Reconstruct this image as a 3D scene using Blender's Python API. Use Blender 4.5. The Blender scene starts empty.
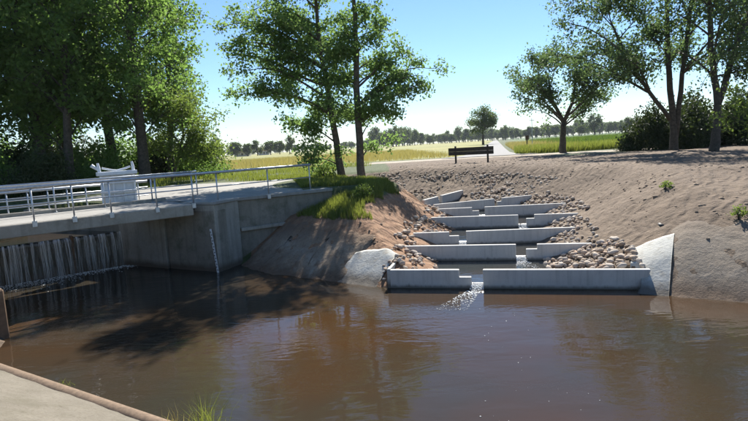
import bpy, math, random
import numpy as np
from mathutils import Vector, Matrix

scene = bpy.context.scene
COL = scene.collection
RS = np.random.RandomState(7)
RND = random.Random(7)
SUN_EL, SUN_AZ = math.radians(42), math.radians(12)      # azimuth: right of straight ahead (+Y)

# ------------------------------------------------------------------ camera, sky, sun, exposure
EYE = 3.9
cam_data = bpy.data.cameras.new('camera')
cam = bpy.data.objects.new('camera', cam_data); COL.objects.link(cam); scene.camera = cam
cam_data.lens = 25.99; cam_data.sensor_width = 36; cam_data.clip_start = 0.05; cam_data.clip_end = 9000
_p, _r = math.radians(6.747), math.radians(3.434)
_fw = Vector((0, math.cos(_p), -math.sin(_p))); _up = Vector((0, math.sin(_p), math.cos(_p))); _rt = Vector((1, 0, 0))
_cx = _rt * math.cos(_r) - _up * math.sin(_r); _cy = _rt * math.sin(_r) + _up * math.cos(_r)
cam.matrix_world = Matrix(((_cx.x, _cy.x, -_fw.x, 0), (_cx.y, _cy.y, -_fw.y, 0), (_cx.z, _cy.z, -_fw.z, EYE), (0, 0, 0, 1)))

world = bpy.data.worlds.new('World'); scene.world = world; world.use_nodes = True
wn = world.node_tree.nodes; wl = world.node_tree.links
bg = wn['Background']; bg.inputs['Strength'].default_value = 0.062
sky = wn.new('ShaderNodeTexSky'); sky.sky_type = 'NISHITA'; sky.sun_disc = False
sky.sun_elevation = SUN_EL; sky.sun_rotation = SUN_AZ
sky.air_density = 1.0; sky.dust_density = 0.0; sky.ozone_density = 6.5
wl.new(sky.outputs[0], bg.inputs['Color'])

sun_data = bpy.data.lights.new('sun', 'SUN'); sun_data.energy = 4.2; sun_data.angle = math.radians(0.55)
sun_data.color = (1.0, 0.95, 0.87)
sun = bpy.data.objects.new('sun', sun_data); COL.objects.link(sun)
_sd = Vector((math.sin(SUN_AZ) * math.cos(SUN_EL), math.cos(SUN_AZ) * math.cos(SUN_EL), math.sin(SUN_EL)))
sun.rotation_euler = _sd.to_track_quat('Z', 'Y').to_euler(); sun.location = (0, 0, 60)

vs = scene.view_settings
vs.view_transform = 'Standard'; vs.look = 'None'; vs.exposure = 1.3; vs.gamma = 1.0; vs.use_curve_mapping = False
scene.render.engine = 'CYCLES'
scene.cycles.use_denoising = True
scene.cycles.max_bounces = 8; scene.cycles.transparent_max_bounces = 12
scene.cycles.volume_bounces = 0; scene.cycles.sample_clamp_indirect = 6.0; scene.cycles.caustics_reflective = False; scene.cycles.caustics_refractive = False

# ------------------------------------------------------------------ helpers: noise, geometry, objects
def _hash(ix, iy, s):
    n = (ix * 374761393 + iy * 668265263 + s * 974634577) & 0x7fffffff
    n = ((n ^ (n >> 13)) * 1274126177) & 0x7fffffff
    return ((n ^ (n >> 16)) & 0xffff) / 65535.0
def vnoise(x, y, s=0):
    x = np.asarray(x, float); y = np.asarray(y, float)
    ix = np.floor(x).astype(np.int64); iy = np.floor(y).astype(np.int64); fx = x - ix; fy = y - iy
    fx = fx * fx * (3 - 2 * fx); fy = fy * fy * (3 - 2 * fy)
    a = _hash(ix, iy, s); b = _hash(ix + 1, iy, s); c = _hash(ix, iy + 1, s); d = _hash(ix + 1, iy + 1, s)
    return (a + (b - a) * fx) * (1 - fy) + (c + (d - c) * fx) * fy - 0.5
def fbm(x, y, s=0, octaves=4):
    t = 0; a = 1.0
    for o in range(octaves):
        t = t + a * vnoise(np.asarray(x) * 2 ** o, np.asarray(y) * 2 ** o, s + o); a *= 0.5
    return t
def sstep(a, b, x):
    t = np.clip((x - a) / (b - a), 0, 1); return t * t * (3 - 2 * t)
def seg_dist(px, py, a, b):
    ax, ay = a; bx, by = b; dx, dy = bx - ax, by - ay
    t = np.clip(((px - ax) * dx + (py - ay) * dy) / (dx * dx + dy * dy), 0, 1)
    return np.hypot(px - ax - t * dx, py - ay - t * dy), t, (dx * (py - ay) - dy * (px - ax))
def in_poly(px, py, poly):
    r = np.zeros(np.shape(px), bool); n = len(poly)
    for i in range(n):
        x1, y1 = poly[i]; x2, y2 = poly[(i + 1) % n]
        if y1 == y2: continue
        c = ((y1 > py) != (y2 > py)) & (px < (x2 - x1) * (py - y1) / (y2 - y1) + x1)
        r ^= c
    return r

def mesh_np(name, V, F, smooth=False):
    """F: (n,k) int array, all faces with k corners"""
    V = np.ascontiguousarray(V, np.float32); F = np.ascontiguousarray(F, np.int32)
    m = bpy.data.meshes.new(name); n, k = F.shape
    m.vertices.add(len(V)); m.vertices.foreach_set('co', V.ravel())
    m.loops.add(n * k); m.loops.foreach_set('vertex_index', F.ravel())
    m.polygons.add(n); m.polygons.foreach_set('loop_start', np.arange(n, dtype=np.int32) * k)
    m.polygons.foreach_set('use_smooth', np.full(n, smooth))
    m.update(calc_edges=True); return m
def link(name, mesh, mat=None, parent=None):
    o = bpy.data.objects.new(name, mesh); COL.objects.link(o)
    if mat is not None and mesh is not None and len(mesh.materials) == 0: mesh.materials.append(mat)
    if parent is not None: o.parent = parent
    return o
def tag(o, label=None, cat=None, group=None, kind=None):
    if label: o['label'] = label
    if cat: o['category'] = cat
    if group: o['group'] = group
    if kind: o['kind'] = kind
    return o
def thing(name, label, cat, loc=(0, 0, 0), rz=0, group=None):
    o = bpy.data.objects.new(name, None); COL.objects.link(o); o.empty_display_size = 0.2
    o.location = loc; o.rotation_euler = (0, 0, rz)
    return tag(o, label, cat, group)
def copy_tree(o, parent=None):
    c = o.copy(); COL.objects.link(c); c.parent = parent
    for ch in o.children: copy_tree(ch, c)
    return c

class MB:
    """collects polygons and makes one mesh of them"""
    def __init__(s): s.v = []; s.f = []
    def add(s, vs, fs):
        b = len(s.v); s.v += [tuple(p) for p in vs]; s.f += [tuple(i + b for i in f) for f in fs]; return s
    def frame(s, o, ax, ay, az, a0, a1, b0, b1, c0, c1):
        o, ax, ay, az = map(Vector, (o, ax, ay, az)); P = []
        for c in (c0, c1):
            for (a, b) in ((a0, b0), (a1, b0), (a1, b1), (a0, b1)): P.append(o + ax * a + ay * b + az * c)
        return s.add(P, [(3, 2, 1, 0), (4, 5, 6, 7), (0, 1, 5, 4), (1, 2, 6, 5), (2, 3, 7, 6), (3, 0, 4, 7)])
    def box(s, x0, x1, y0, y1, z0, z1):
        return s.frame((0, 0, 0), (1, 0, 0), (0, 1, 0), (0, 0, 1), x0, x1, y0, y1, z0, z1)
    def prism(s, poly, z0, z1):
        n = len(poly)
        zb = z0 if hasattr(z0, '__len__') else [z0] * n; zt = z1 if hasattr(z1, '__len__') else [z1] * n
        vs = [(p[0], p[1], zb[i]) for i, p in enumerate(poly)] + [(p[0], p[1], zt[i]) for i, p in enumerate(poly)]
        fs = [tuple(range(n - 1, -1, -1)), tuple(range(n, 2 * n))] + [(i, (i + 1) % n, (i + 1) % n + n, i + n) for i in range(n)]
        return s.add(vs, fs)
    def tube(s, pts, rad, n=8, cap=True):
        pts = [Vector(p) for p in pts]; rad = rad if hasattr(rad, '__len__') else [rad] * len(pts)
        b = len(s.v); ref = Vector((0.31, 0.77, 0.13))
        for i, p in enumerate(pts):
            d = (pts[min(i + 1, len(pts) - 1)] - pts[max(i - 1, 0)])
            d = d.normalized() if d.length > 1e-6 else Vector((0, 0, 1))
            a = d.cross(ref); a = a.normalized() if a.length > 1e-3 else Vector((1, 0, 0)); c = d.cross(a)
            for k in range(n):
                t = 2 * math.pi * k / n; s.v.append(tuple(p + (a * math.cos(t) + c * math.sin(t)) * rad[i]))
        for i in range(len(pts) - 1):
            for k in range(n):
                k2 = (k + 1) % n; s.f.append((b + i * n + k, b + i * n + k2, b + (i + 1) * n + k2, b + (i + 1) * n + k))
        if cap:
            s.f.append(tuple(b + k for k in range(n - 1, -1, -1))); s.f.append(tuple(b + (len(pts) - 1) * n + k for k in range(n)))
        return s
    def mesh(s, name, smooth=False, bevel=0):
        m = bpy.data.meshes.new(name); m.from_pydata(s.v, [], s.f)
        if bevel:
            import bmesh
            bm = bmesh.new(); bm.from_mesh(m)
            es = [e for e in bm.edges if len(e.link_faces) == 2 and e.calc_face_angle(0) > 0.6]
            bmesh.ops.bevel(bm, geom=es, offset=bevel, segments=1, affect='EDGES', clamp_overlap=True)
            bmesh.ops.recalc_face_normals(bm, faces=bm.faces); bm.to_mesh(m); bm.free()
        if smooth: m.polygons.foreach_set('use_smooth', [True] * len(m.polygons))
        m.update(); return m
    def build(s, name, mat, parent=None, smooth=False, bevel=0):
        return link(name, s.mesh(name, smooth, bevel), mat, parent)

# ------------------------------------------------------------------ materials
class NT:
    def __init__(s, name):
        s.m = bpy.data.materials.new(name); s.m.use_nodes = True; s.t = s.m.node_tree
        s.out = s.t.nodes['Material Output']; s.bsdf = s.t.nodes['Principled BSDF']
    def n(s, typ, **kw):
        nd = s.t.nodes.new(typ)
        for k, v in kw.items():
            if k.startswith('i_'):
                key = k[2:]; key = int(key) if key.isdigit() else key.replace('_', ' ')
                s.put(nd.inputs[key], v)
            else: setattr(nd, k, v)
        return nd
    def put(s, sock, v):
        if hasattr(v, 'is_linked') or isinstance(v, bpy.types.NodeSocket): s.t.links.new(v, sock)
        else:
            if hasattr(sock.default_value, '__len__') and hasattr(v, '__len__') and len(sock.default_value) == 4 and len(v) == 3: v = (*v, 1)
            sock.default_value = v
    def pos(s, scale=(1, 1, 1), rot=(0, 0, 0)):
        g = s.n('ShaderNodeNewGeometry'); mp = s.n('ShaderNodeMapping'); s.put(mp.inputs['Vector'], g.outputs['Position'])
        mp.inputs['Scale'].default_value = scale; mp.inputs['Rotation'].default_value = rot; return mp.outputs[0]
    def obj(s, scale=(1, 1, 1), rot=(0, 0, 0)):
        g = s.n('ShaderNodeTexCoord'); mp = s.n('ShaderNodeMapping'); s.put(mp.inputs['Vector'], g.outputs['Object'])
        mp.inputs['Scale'].default_value = scale; mp.inputs['Rotation'].default_value = rot; return mp.outputs[0]
    def noise(s, vec, scale=1.0, detail=4, rough=0.55, dist=0.0):
        return s.n('ShaderNodeTexNoise', i_Vector=vec, i_Scale=scale, i_Detail=detail, i_Roughness=rough, i_Distortion=dist).outputs[0]
    def ramp(s, fac, stops):
        r = s.n('ShaderNodeValToRGB', i_Fac=fac); e = r.color_ramp.elements
        while len(e) < len(stops): e.new(0.5)
        for el, (p, c) in zip(e, stops): el.position = p; el.color = (*c, 1) if len(c) == 3 else c
        return r.outputs[0]
    def rng(s, fac, a, b, c=0.0, d=1.0):
        return s.n('ShaderNodeMapRange', i_Value=fac, i_From_Min=a, i_From_Max=b, i_To_Min=c, i_To_Max=d).outputs[0]
    def mix(s, fac, a, b, mode='MIX'):
        m = s.n('ShaderNodeMix', data_type='RGBA', blend_type=mode)
        for i, v in ((0, fac), (6, a), (7, b)): s.put(m.inputs[i], v)
        return m.outputs[2]
    def math(s, op, a, b=0.0):
        m = s.n('ShaderNodeMath', operation=op); s.put(m.inputs[0], a); s.put(m.inputs[1], b); return m.outputs[0]
    def bump(s, h, strength=0.5, dist=0.05, prev=None):
        b = s.n('ShaderNodeBump', i_Height=h, i_Strength=strength, i_Distance=dist)
        if prev is not None: s.put(b.inputs['Normal'], prev)
        return b.outputs[0]
    def fin(s, color=None, rough=None, normal=None, **kw):
        if color is not None: s.put(s.bsdf.inputs['Base Color'], color)
        if rough is not None: s.put(s.bsdf.inputs['Roughness'], rough)
        if normal is not None: s.put(s.bsdf.inputs['Normal'], normal)
        for k, v in kw.items(): s.put(s.bsdf.inputs[k.replace('_', ' ')], v)
        return s.m
    def z(s):
        g = s.n('ShaderNodeNewGeometry'); x = s.n('ShaderNodeSeparateXYZ', i_0=g.outputs['Position']); return x.outputs[2]

M = {}
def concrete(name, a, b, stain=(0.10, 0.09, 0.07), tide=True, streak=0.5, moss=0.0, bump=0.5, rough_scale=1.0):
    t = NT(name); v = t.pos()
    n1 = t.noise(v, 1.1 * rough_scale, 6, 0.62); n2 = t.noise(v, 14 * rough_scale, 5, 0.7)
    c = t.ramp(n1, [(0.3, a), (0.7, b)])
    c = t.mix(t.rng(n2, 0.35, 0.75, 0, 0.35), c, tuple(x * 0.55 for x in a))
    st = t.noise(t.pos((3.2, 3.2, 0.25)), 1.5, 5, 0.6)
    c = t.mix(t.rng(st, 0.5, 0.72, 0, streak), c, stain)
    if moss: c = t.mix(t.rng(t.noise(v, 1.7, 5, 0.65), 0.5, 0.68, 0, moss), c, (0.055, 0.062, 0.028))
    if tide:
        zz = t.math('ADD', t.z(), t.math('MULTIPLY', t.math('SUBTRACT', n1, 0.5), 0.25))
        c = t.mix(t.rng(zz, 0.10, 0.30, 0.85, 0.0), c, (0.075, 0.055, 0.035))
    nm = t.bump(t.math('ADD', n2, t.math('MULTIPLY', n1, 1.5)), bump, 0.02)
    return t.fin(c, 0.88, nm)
M['concrete_old'] = concrete('concrete_old', (0.20, 0.178, 0.138), (0.29, 0.262, 0.21), moss=0.6)
M['concrete_panel'] = concrete('concrete_panel', (0.30, 0.272, 0.222), (0.40, 0.368, 0.305), moss=0.3)
M['concrete_deck'] = concrete('concrete_deck', (0.26, 0.25, 0.225), (0.36, 0.345, 0.31), tide=False, streak=0.25)
M['concrete_fresh'] = concrete('concrete_fresh', (0.42, 0.42, 0.38), (0.56, 0.555, 0.50), stain=(0.27, 0.23, 0.17), streak=0.6, bump=0.9)
M['concrete_baffle'] = concrete('concrete_baffle', (0.40, 0.41, 0.42), (0.47, 0.475, 0.475), stain=(0.27, 0.265, 0.25), tide=False, streak=0.28, bump=0.12)
def baffle_mat(level):
    t = NT('concrete_baffle'); v = t.pos()
    n1 = t.noise(v, 1.3, 6, 0.65); n2 = t.noise(v, 16, 5, 0.7); st = t.noise(t.pos((5, 5, 0.3)), 1.6, 5, 0.65)
    c = t.ramp(n1, [(0.3, (0.46, 0.44, 0.405)), (0.7, (0.56, 0.54, 0.495))])
    c = t.mix(t.rng(st, 0.5, 0.75, 0, 0.5), c, (0.25, 0.24, 0.215)); c = t.mix(t.rng(n2, 0.58, 0.75, 0, 0.5), c, (0.30, 0.29, 0.27))
    zz = t.math('ADD', t.z(), t.math('MULTIPLY', t.math('SUBTRACT', st, 0.5), 0.16))
    c = t.mix(t.rng(zz, level + 0.03, level + 0.11, 0.85, 0.0), c, (0.085, 0.08, 0.06))
    return t.fin(c, 0.8, t.bump(t.math('ADD', n2, n1), 0.25, 0.02))
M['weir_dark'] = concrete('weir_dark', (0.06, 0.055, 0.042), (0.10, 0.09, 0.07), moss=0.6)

def crust_mat():
    t = NT('concrete_crust'); v = t.pos()
    n1 = t.noise(v, 0.9, 6, 0.65); n2 = t.noise(v, 9, 6, 0.75); n3 = t.noise(v, 3.3, 4, 0.6)
    c = t.ramp(n1, [(0.3, (0.20, 0.162, 0.12)), (0.7, (0.285, 0.24, 0.185))])
    c = t.mix(t.rng(n2, 0.54, 0.72, 0, 0.7), c, (0.11, 0.088, 0.065))
    c = t.mix(t.rng(n3, 0.55, 0.75, 0, 0.5), c, (0.30, 0.26, 0.21))
    cr = t.n('ShaderNodeTexVoronoi', feature='DISTANCE_TO_EDGE', i_Vector=t.mix(0.25, v, t.n('ShaderNodeTexNoise', i_Vector=v, i_Scale=2.0).outputs[1]), i_Scale=0.55).outputs[0]
    c = t.mix(t.math('MULTIPLY', t.rng(cr, 0.0, 0.012, 0.7, 0.0), t.rng(n1, 0.48, 0.6)), c, (0.05, 0.038, 0.028))
    zz = t.math('ADD', t.z(), t.math('MULTIPLY', t.math('SUBTRACT', n1, 0.5), 0.4))
    c = t.mix(t.rng(zz, 0.10, 0.42, 0.7, 0.0), c, (0.15, 0.09, 0.05))
    c = t.mix(t.rng(zz, 1.0, 1.5, 0.0, 0.9), c, t.ramp(n3, [(0.3, (0.115, 0.081, 0.054)), (0.7, (0.215, 0.165, 0.118))]))
    nm = t.bump(t.math('ADD', n2, n3), 0.9, 0.05)
    return t.fin(c, 0.95, nm)
M['concrete_crust'] = crust_mat()
def left_bank_mat():
    t = NT('concrete_dirty'); v = t.pos()
    n1 = t.noise(v, 0.8, 6, 0.65); n2 = t.noise(v, 10, 6, 0.75)
    c = t.ramp(n1, [(0.3, (0.20, 0.145, 0.095)), (0.5, (0.30, 0.225, 0.15)), (0.7, (0.42, 0.35, 0.26))])
    c = t.mix(t.rng(n2, 0.5, 0.72, 0, 0.7), c, (0.13, 0.085, 0.05))
    n3 = t.noise(v, 2.6, 5, 0.65); c = t.mix(t.rng(n3, 0.54, 0.66, 0, 0.8), c, (0.19, 0.115, 0.065))
    zz = t.math('ADD', t.z(), t.math('MULTIPLY', t.math('SUBTRACT', n1, 0.5), 0.5))
    c = t.mix(t.rng(zz, 0.05, 0.25, 0.75, 0.0), c, (0.13, 0.075, 0.04))
    c = t.mix(t.rng(zz, 0.8, 1.2, 0.0, 0.85), c, (0.22, 0.135, 0.08))
    return t.fin(c, 0.95, t.bump(t.math('ADD', n2, t.math('MULTIPLY', n3, 1.6)), 1.0, 0.07))
M['concrete_dirty'] = left_bank_mat()

def ground_mat():
    t = NT('ground'); v = t.pos()
    za = t.n('ShaderNodeAttribute', attribute_name='zone_a'); zb = t.n('ShaderNodeAttribute', attribute_name='zone_b')
    sa = t.n('ShaderNodeSeparateColor', i_Color=za.outputs[0]); sb = t.n('ShaderNodeSeparateColor', i_Color=zb.outputs[0])
    n1 = t.noise(v, 0.35, 6, 0.6); n2 = t.noise(v, 3.0, 6, 0.7); n3 = t.noise(v, 18, 4, 0.7); nf = t.noise(v, 0.04, 5, 0.6)
    jit = t.math('MULTIPLY', t.math('SUBTRACT', n2, 0.5), 0.9)
    def zone(s): return t.rng(t.math('ADD', s, jit), 0.35, 0.65)
    grass = t.ramp(n2, [(0.3, (0.045, 0.062, 0.018)), (0.55, (0.075, 0.095, 0.03)), (0.75, (0.13, 0.12, 0.05))])
    meadow = t.ramp(t.noise(t.pos((0.02, 0.09, 1)), 1.0, 6, 0.65), [(0.3, (0.16, 0.18, 0.04)), (0.5, (0.26, 0.245, 0.065)), (0.7, (0.36, 0.31, 0.10))])
    meadow = t.mix(t.rng(n2, 0.35, 0.7, 0, 0.5), meadow, (0.14, 0.15, 0.045))
    soil = t.ramp(n1, [(0.3, (0.115, 0.079, 0.050)), (0.5, (0.165, 0.118, 0.078)), (0.72, (0.225, 0.168, 0.114))])
    soil = t.mix(t.rng(n2, 0.42, 0.75, 0, 0.55), soil, (0.085, 0.058, 0.038))
    soil = t.mix(t.rng(n3, 0.58, 0.8, 0, 0.4), soil, (0.26, 0.21, 0.16))
    damp = t.noise(t.pos((1, 1, 1), (0, 0, 0.4)), 0.12, 5, 0.6); soil = t.mix(t.rng(damp, 0.5, 0.68, 0, 0.55), soil, (0.095, 0.064, 0.042))
    red = t.ramp(n2, [(0.3, (0.17, 0.088, 0.048)), (0.55, (0.29, 0.165, 0.09)), (0.75, (0.40, 0.27, 0.17))])
    path = t.ramp(n2, [(0.3, (0.34, 0.28, 0.21)), (0.7, (0.44, 0.38, 0.30))])
    corn = t.ramp(n2, [(0.3, (0.05, 0.085, 0.02)), (0.7, (0.09, 0.14, 0.035))])
    c = t.mix(zone(sb.outputs[0]), grass, meadow)
    c = t.mix(zone(sb.outputs[1]), c, corn)
    c = t.mix(zone(sa.outputs[0]), c, soil)
    c = t.mix(zone(sa.outputs[1]), c, red)
    c = t.mix(zone(sa.outputs[2]), c, path)
    # raked grooves left by the digger bucket on the bare soil, running down the slope
    g = t.n('ShaderNodeTexWave', wave_type='BANDS', bands_direction='X', i_Vector=t.pos((1, 1, 0.4), (0, 0, 0.55)), i_Scale=0.85, i_Distortion=9.0, i_Detail=4, i_Detail_Scale=1.4).outputs[1]
    h = t.math('ADD', t.math('MULTIPLY', n2, 1.0), t.math('MULTIPLY', n3, 0.35))
    h = t.math('ADD', h, t.math('MULTIPLY', t.math('MULTIPLY', g, sa.outputs[0]), 0.5))
    return t.fin(c, 0.95, t.bump(h, 0.9, 0.10))
M['ground'] = ground_mat()

def water_mat(name, col, rip=1.0, dirx=0.0):
    t = NT(name)
    v = t.pos((1, 1, 1), (0, 0, 0.56))
    a = t.noise(t.pos((0.6, 1.5, 1), (0, 0, 0.56)), 1.1, 3, 0.5, 0.6)
    b = t.noise(t.pos((1.0, 1.8, 1), (0, 0, 0.3)), 4.2, 3, 0.55, 0.4)
    patch = t.rng(t.noise(v, 0.22, 3, 0.5), 0.40, 0.62)
    calm = t.rng(t.noise(v, 0.13, 2, 0.5), 0.42, 0.60, 0.25, 1.0)
    h = t.math('ADD', t.math('MULTIPLY', a, calm), t.math('MULTIPLY', t.math('MULTIPLY', b, patch), 0.34))
    sky_sheen = t.noise(v, 0.16, 4, 0.55)
    c = t.mix(t.rng(sky_sheen, 0.36, 0.60), tuple(x * y for x, y in zip(col, (1.15, 1.02, 1.0))), tuple(x * y for x, y in zip(col, (0.74, 1.08, 1.7))))  # noise patches shift the brown water towards grey, a sky reflection painted into the colour
    return t.fin(c, 0.035, t.bump(h, 0.22 * rip, 0.10), IOR=1.33)
M['water'] = water_mat('water', (0.050, 0.0300, 0.0140), 1.0)
M['pool_water'] = water_mat('pool_water', (0.045, 0.034, 0.02), 1.3)

def simple(name, col, rough=0.6, metal=0.0, scale=8, var=0.25, bump=0.1, space='pos'):
    t = NT(name); v = t.pos() if space == 'pos' else t.obj()
    n = t.noise(v, scale, 5, 0.65)
    c = t.mix(t.rng(n, 0.35, 0.7), tuple(x * (1 - var) for x in col), tuple(min(1, x * (1 + var)) for x in col))
    return t.fin(c, rough, t.bump(n, bump, 0.01), Metallic=metal)
M['galvanised'] = simple('galvanised', (0.50, 0.52, 0.54), 0.42, 0.75, 12, 0.18)
M['white_steel'] = simple('white_steel', (0.72, 0.74, 0.75), 0.45, 0.0, 6, 0.10)
M['dark_wood'] = simple('dark_wood', (0.045, 0.038, 0.03), 0.8, 0, 9, 0.4)
M['asphalt'] = simple('asphalt', (0.27, 0.26, 0.245), 0.95, 0, 6, 0.2)
M['rust'] = simple('rust', (0.13, 0.075, 0.04), 0.9, 0, 9, 0.4)
M['pier'] = simple('pier', (0.17, 0.105, 0.06), 0.9, 0, 5, 0.35, 0.4)
M['lip'] = simple('lip', (0.20, 0.14, 0.092), 0.95, 0, 14, 0.25, 0.3)
M['pipe_dark'] = simple('pipe_dark', (0.03, 0.028, 0.025), 0.6)
M['brick'] = simple('brick', (0.62, 0.58, 0.53), 0.9)
M['roof_tile'] = simple('roof_tile', (0.28, 0.12, 0.08), 0.9)
M['glass_dark'] = simple('glass_dark', (0.03, 0.035, 0.04), 0.15)
M['gauge_white'] = simple('gauge_white', (0.62, 0.62, 0.60), 0.6, 0, 20, 0.15)
M['gauge_black'] = simple('gauge_black', (0.05, 0.05, 0.05), 0.6)
M['bark'] = simple('bark', (0.105, 0.085, 0.062), 0.95, 0, 7, 0.45, 0.8, 'obj')
M['bark_dark'] = simple('bark_dark', (0.070, 0.058, 0.044), 0.95, 0, 7, 0.45, 0.8, 'obj')

def stone_mat():
    t = NT('stone'); oi = t.n('ShaderNodeObjectInfo'); v = t.pos()
    n = t.noise(v, 9, 5, 0.65); cell = t.n('ShaderNodeAttribute', attribute_name='tint').outputs[2]
    f = t.math('FRACT', t.math('ADD', oi.outputs['Random'], cell))
    c = t.ramp(f, [(0.0, (0.26, 0.195, 0.14)), (0.2, (0.44, 0.35, 0.26)), (0.45, (0.52, 0.455, 0.38)), (0.65, (0.33, 0.28, 0.235)), (0.8, (0.45, 0.32, 0.225)), (1.0, (0.58, 0.50, 0.40))])
    c = t.mix(t.rng(n, 0.45, 0.75, 0, 0.4), c, (0.20, 0.15, 0.10))
    return t.fin(c, 0.92, t.bump(n, 0.5, 0.02))
M['stone'] = stone_mat()

def leaf_mat(name, a, b, trans=0.45, tcol=None, spec=0.25):
    t = NT(name)
    g = t.n('ShaderNodeNewGeometry'); r = g.outputs['Random Per Island']
    big = t.noise(t.obj(), 0.55, 3, 0.5)
    c = t.ramp(r, [(0.0, a), (1.0, b)])
    c = t.mix(t.rng(big, 0.35, 0.7, 0, 0.5), c, tuple(x * 0.6 for x in a))
    t.fin(c, 0.55); t.bsdf.inputs['Specular IOR Level'].default_value = spec
    tr = t.n('ShaderNodeBsdfTranslucent'); tc = t.mix(0.5, c, tcol or tuple(min(1, x * k) for x, k in zip(b, (1.6, 1.6, 0.8))))
    t.put(tr.inputs['Color'], tc)
    ms = t.n('ShaderNodeMixShader', i_Fac=trans); t.t.links.new(t.bsdf.outputs[0], ms.inputs[1]); t.t.links.new(tr.outputs[0], ms.inputs[2])
    t.t.links.new(ms.outputs[0], t.out.inputs['Surface']); return t.m
M['leaf_grove'] = leaf_mat('leaf_grove', (0.07, 0.125, 0.034), (0.165, 0.25, 0.065), 0.58, (0.30, 0.50, 0.09))
M['leaf_poplar'] = leaf_mat('leaf_poplar', (0.09, 0.15, 0.048), (0.20, 0.30, 0.10), 0.56, (0.32, 0.50, 0.12))
M['leaf_oak'] = leaf_mat('leaf_oak', (0.055, 0.09, 0.04), (0.13, 0.19, 0.075), 0.48, (0.21, 0.33, 0.085))
M['leaf_bright'] = leaf_mat('leaf_bright', (0.11, 0.165, 0.034), (0.19, 0.26, 0.06), 0.52, (0.28, 0.38, 0.065))
M['leaf_hedge'] = leaf_mat('leaf_hedge', (0.028, 0.045, 0.017), (0.06, 0.085, 0.028), 0.3)
M['leaf_far'] = leaf_mat('leaf_far', (0.055, 0.09, 0.026), (0.11, 0.155, 0.042), 0.4)
M['grass_blade'] = leaf_mat('grass_blade', (0.105, 0.145, 0.032), (0.22, 0.25, 0.065), 0.5)
M['grass_dry'] = leaf_mat('grass_dry', (0.22, 0.19, 0.07), (0.42, 0.36, 0.16), 0.35)
M['corn_leaf'] = leaf_mat('corn_leaf', (0.07, 0.12, 0.025), (0.13, 0.20, 0.045), 0.4)

def foam_mat():
    t = NT('foam'); t.fin((0.80, 0.82, 0.80), 0.5); return t.m
M['foam'] = foam_mat()
def fall_mat():
    t = NT('falling_water'); r = t.n('ShaderNodeNewGeometry').outputs['Random Per Island']
    t.fin((0.80, 0.82, 0.82), 0.25, IOR=1.33)
    tr = t.n('ShaderNodeBsdfTransparent'); ms = t.n('ShaderNodeMixShader', i_Fac=t.rng(r, 0, 1, 0.25, 0.92))
    t.t.links.new(t.bsdf.outputs[0], ms.inputs[1]); t.t.links.new(tr.outputs[0], ms.inputs[2]); t.t.links.new(ms.outputs[0], t.out.inputs['Surface'])
    return t.m
M['falling_water'] = fall_mat()
def sheet_mat():
    t = NT('water_sheet'); st = t.noise(t.pos((9, 9, 0.5)), 1.6, 4, 0.7)
    t.fin((0.62, 0.64, 0.62), 0.12, t.bump(st, 0.6, 0.03), IOR=1.33)
    tr = t.n('ShaderNodeBsdfTransparent'); ms = t.n('ShaderNodeMixShader', i_Fac=t.rng(st, 0.45, 0.75, 0.985, 0.45))
    t.t.links.new(t.bsdf.outputs[0], ms.inputs[1]); t.t.links.new(tr.outputs[0], ms.inputs[2]); t.t.links.new(ms.outputs[0], t.out.inputs['Surface']); return t.m
M['water_sheet'] = sheet_mat()

# ------------------------------------------------------------------ layout (metres; basin water at z = 0, camera above the origin looking along +Y)
DECK = 2.35
U = Vector((0.795, 0.607, 0)).normalized(); N = Vector((U.y, -U.x, 0))      # along the bridge; N points downstream
D0 = Vector((-10.26, 14.72, 0))
def dk(t, n=0.0, z=DECK): p = D0 + U * t + N * n; return Vector((p.x, p.y, z))
NEAR = [(-8.60, 12.0), (-7.95, 10.37), (-3.27, 7.41), (-0.18, 5.46), (12, -1.8), (60, -32)]
RIGHT = [(60, -21.5), (30, -2.26), (8.13, 11.56), (6.31, 12.71)]
LEFT = [(0.31, 14.56), (-1.13, 15.69), (-2.43, 16.51), (-3.9, 17.75), (-4.81, 19.05)]
CORNER = (-5.33, 17.94); ABUT = (-9.9, 20.45)
BASIN = NEAR + RIGHT + [(6.7, 13.4), (0.40, 14.95)] + LEFT[:-1] + [(-5.05, 19.3), (-5.62, 18.28)]
UPSTREAM = [(-5.62, 18.28), (-10.05, 20.75), (-22, 28.6), (-60, 55), (-60, 40), (-26, 21.8), (-8.60, 12.0), (-6.2, 14.9), (-5.0, 17.2)]
# fish-ladder baffles: left end, right end, top height, notch/gap fractions, notch side
BAFFLES = [((0.34, 14.64), (6.60, 13.04), 0.50, (0.294, 0.343, 0.391)),
           ((0.88, 17.38), (6.51, 16.03), 0.62, (0.616, 0.668, 0.725)),
           ((1.35, 19.14), (6.88, 18.35), 0.74, (0.230, 0.291, 0.336)),
           ((2.33, 22.05), (7.93, 20.82), 0.86, (0.606, 0.659, 0.713)),
           ((2.80, 23.82), (8.32, 23.20), 0.98, (0.277, 0.331, 0.375)),
           ((2.75, 24.62), (7.69, 26.19), 1.10, (0.603, 0.634, 0.686)),
           ((2.37, 25.73), (4.94, 29.82), 1.22, (0.330, 0.350, 0.425))]
CENTRE = [((a[0] + b[0]) / 2, (a[1] + b[1]) / 2) for a, b, _, _ in BAFFLES]
CENTRE = [(3.2, 12.2)] + CENTRE + [(2.2, 29.6), (0.9, 30.6)]
CBED = [-0.3] + [b[2] - 0.72 for b in BAFFLES] + [0.65, 0.9]
def level(i): return BAFFLES[i][2] - 0.37

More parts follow.
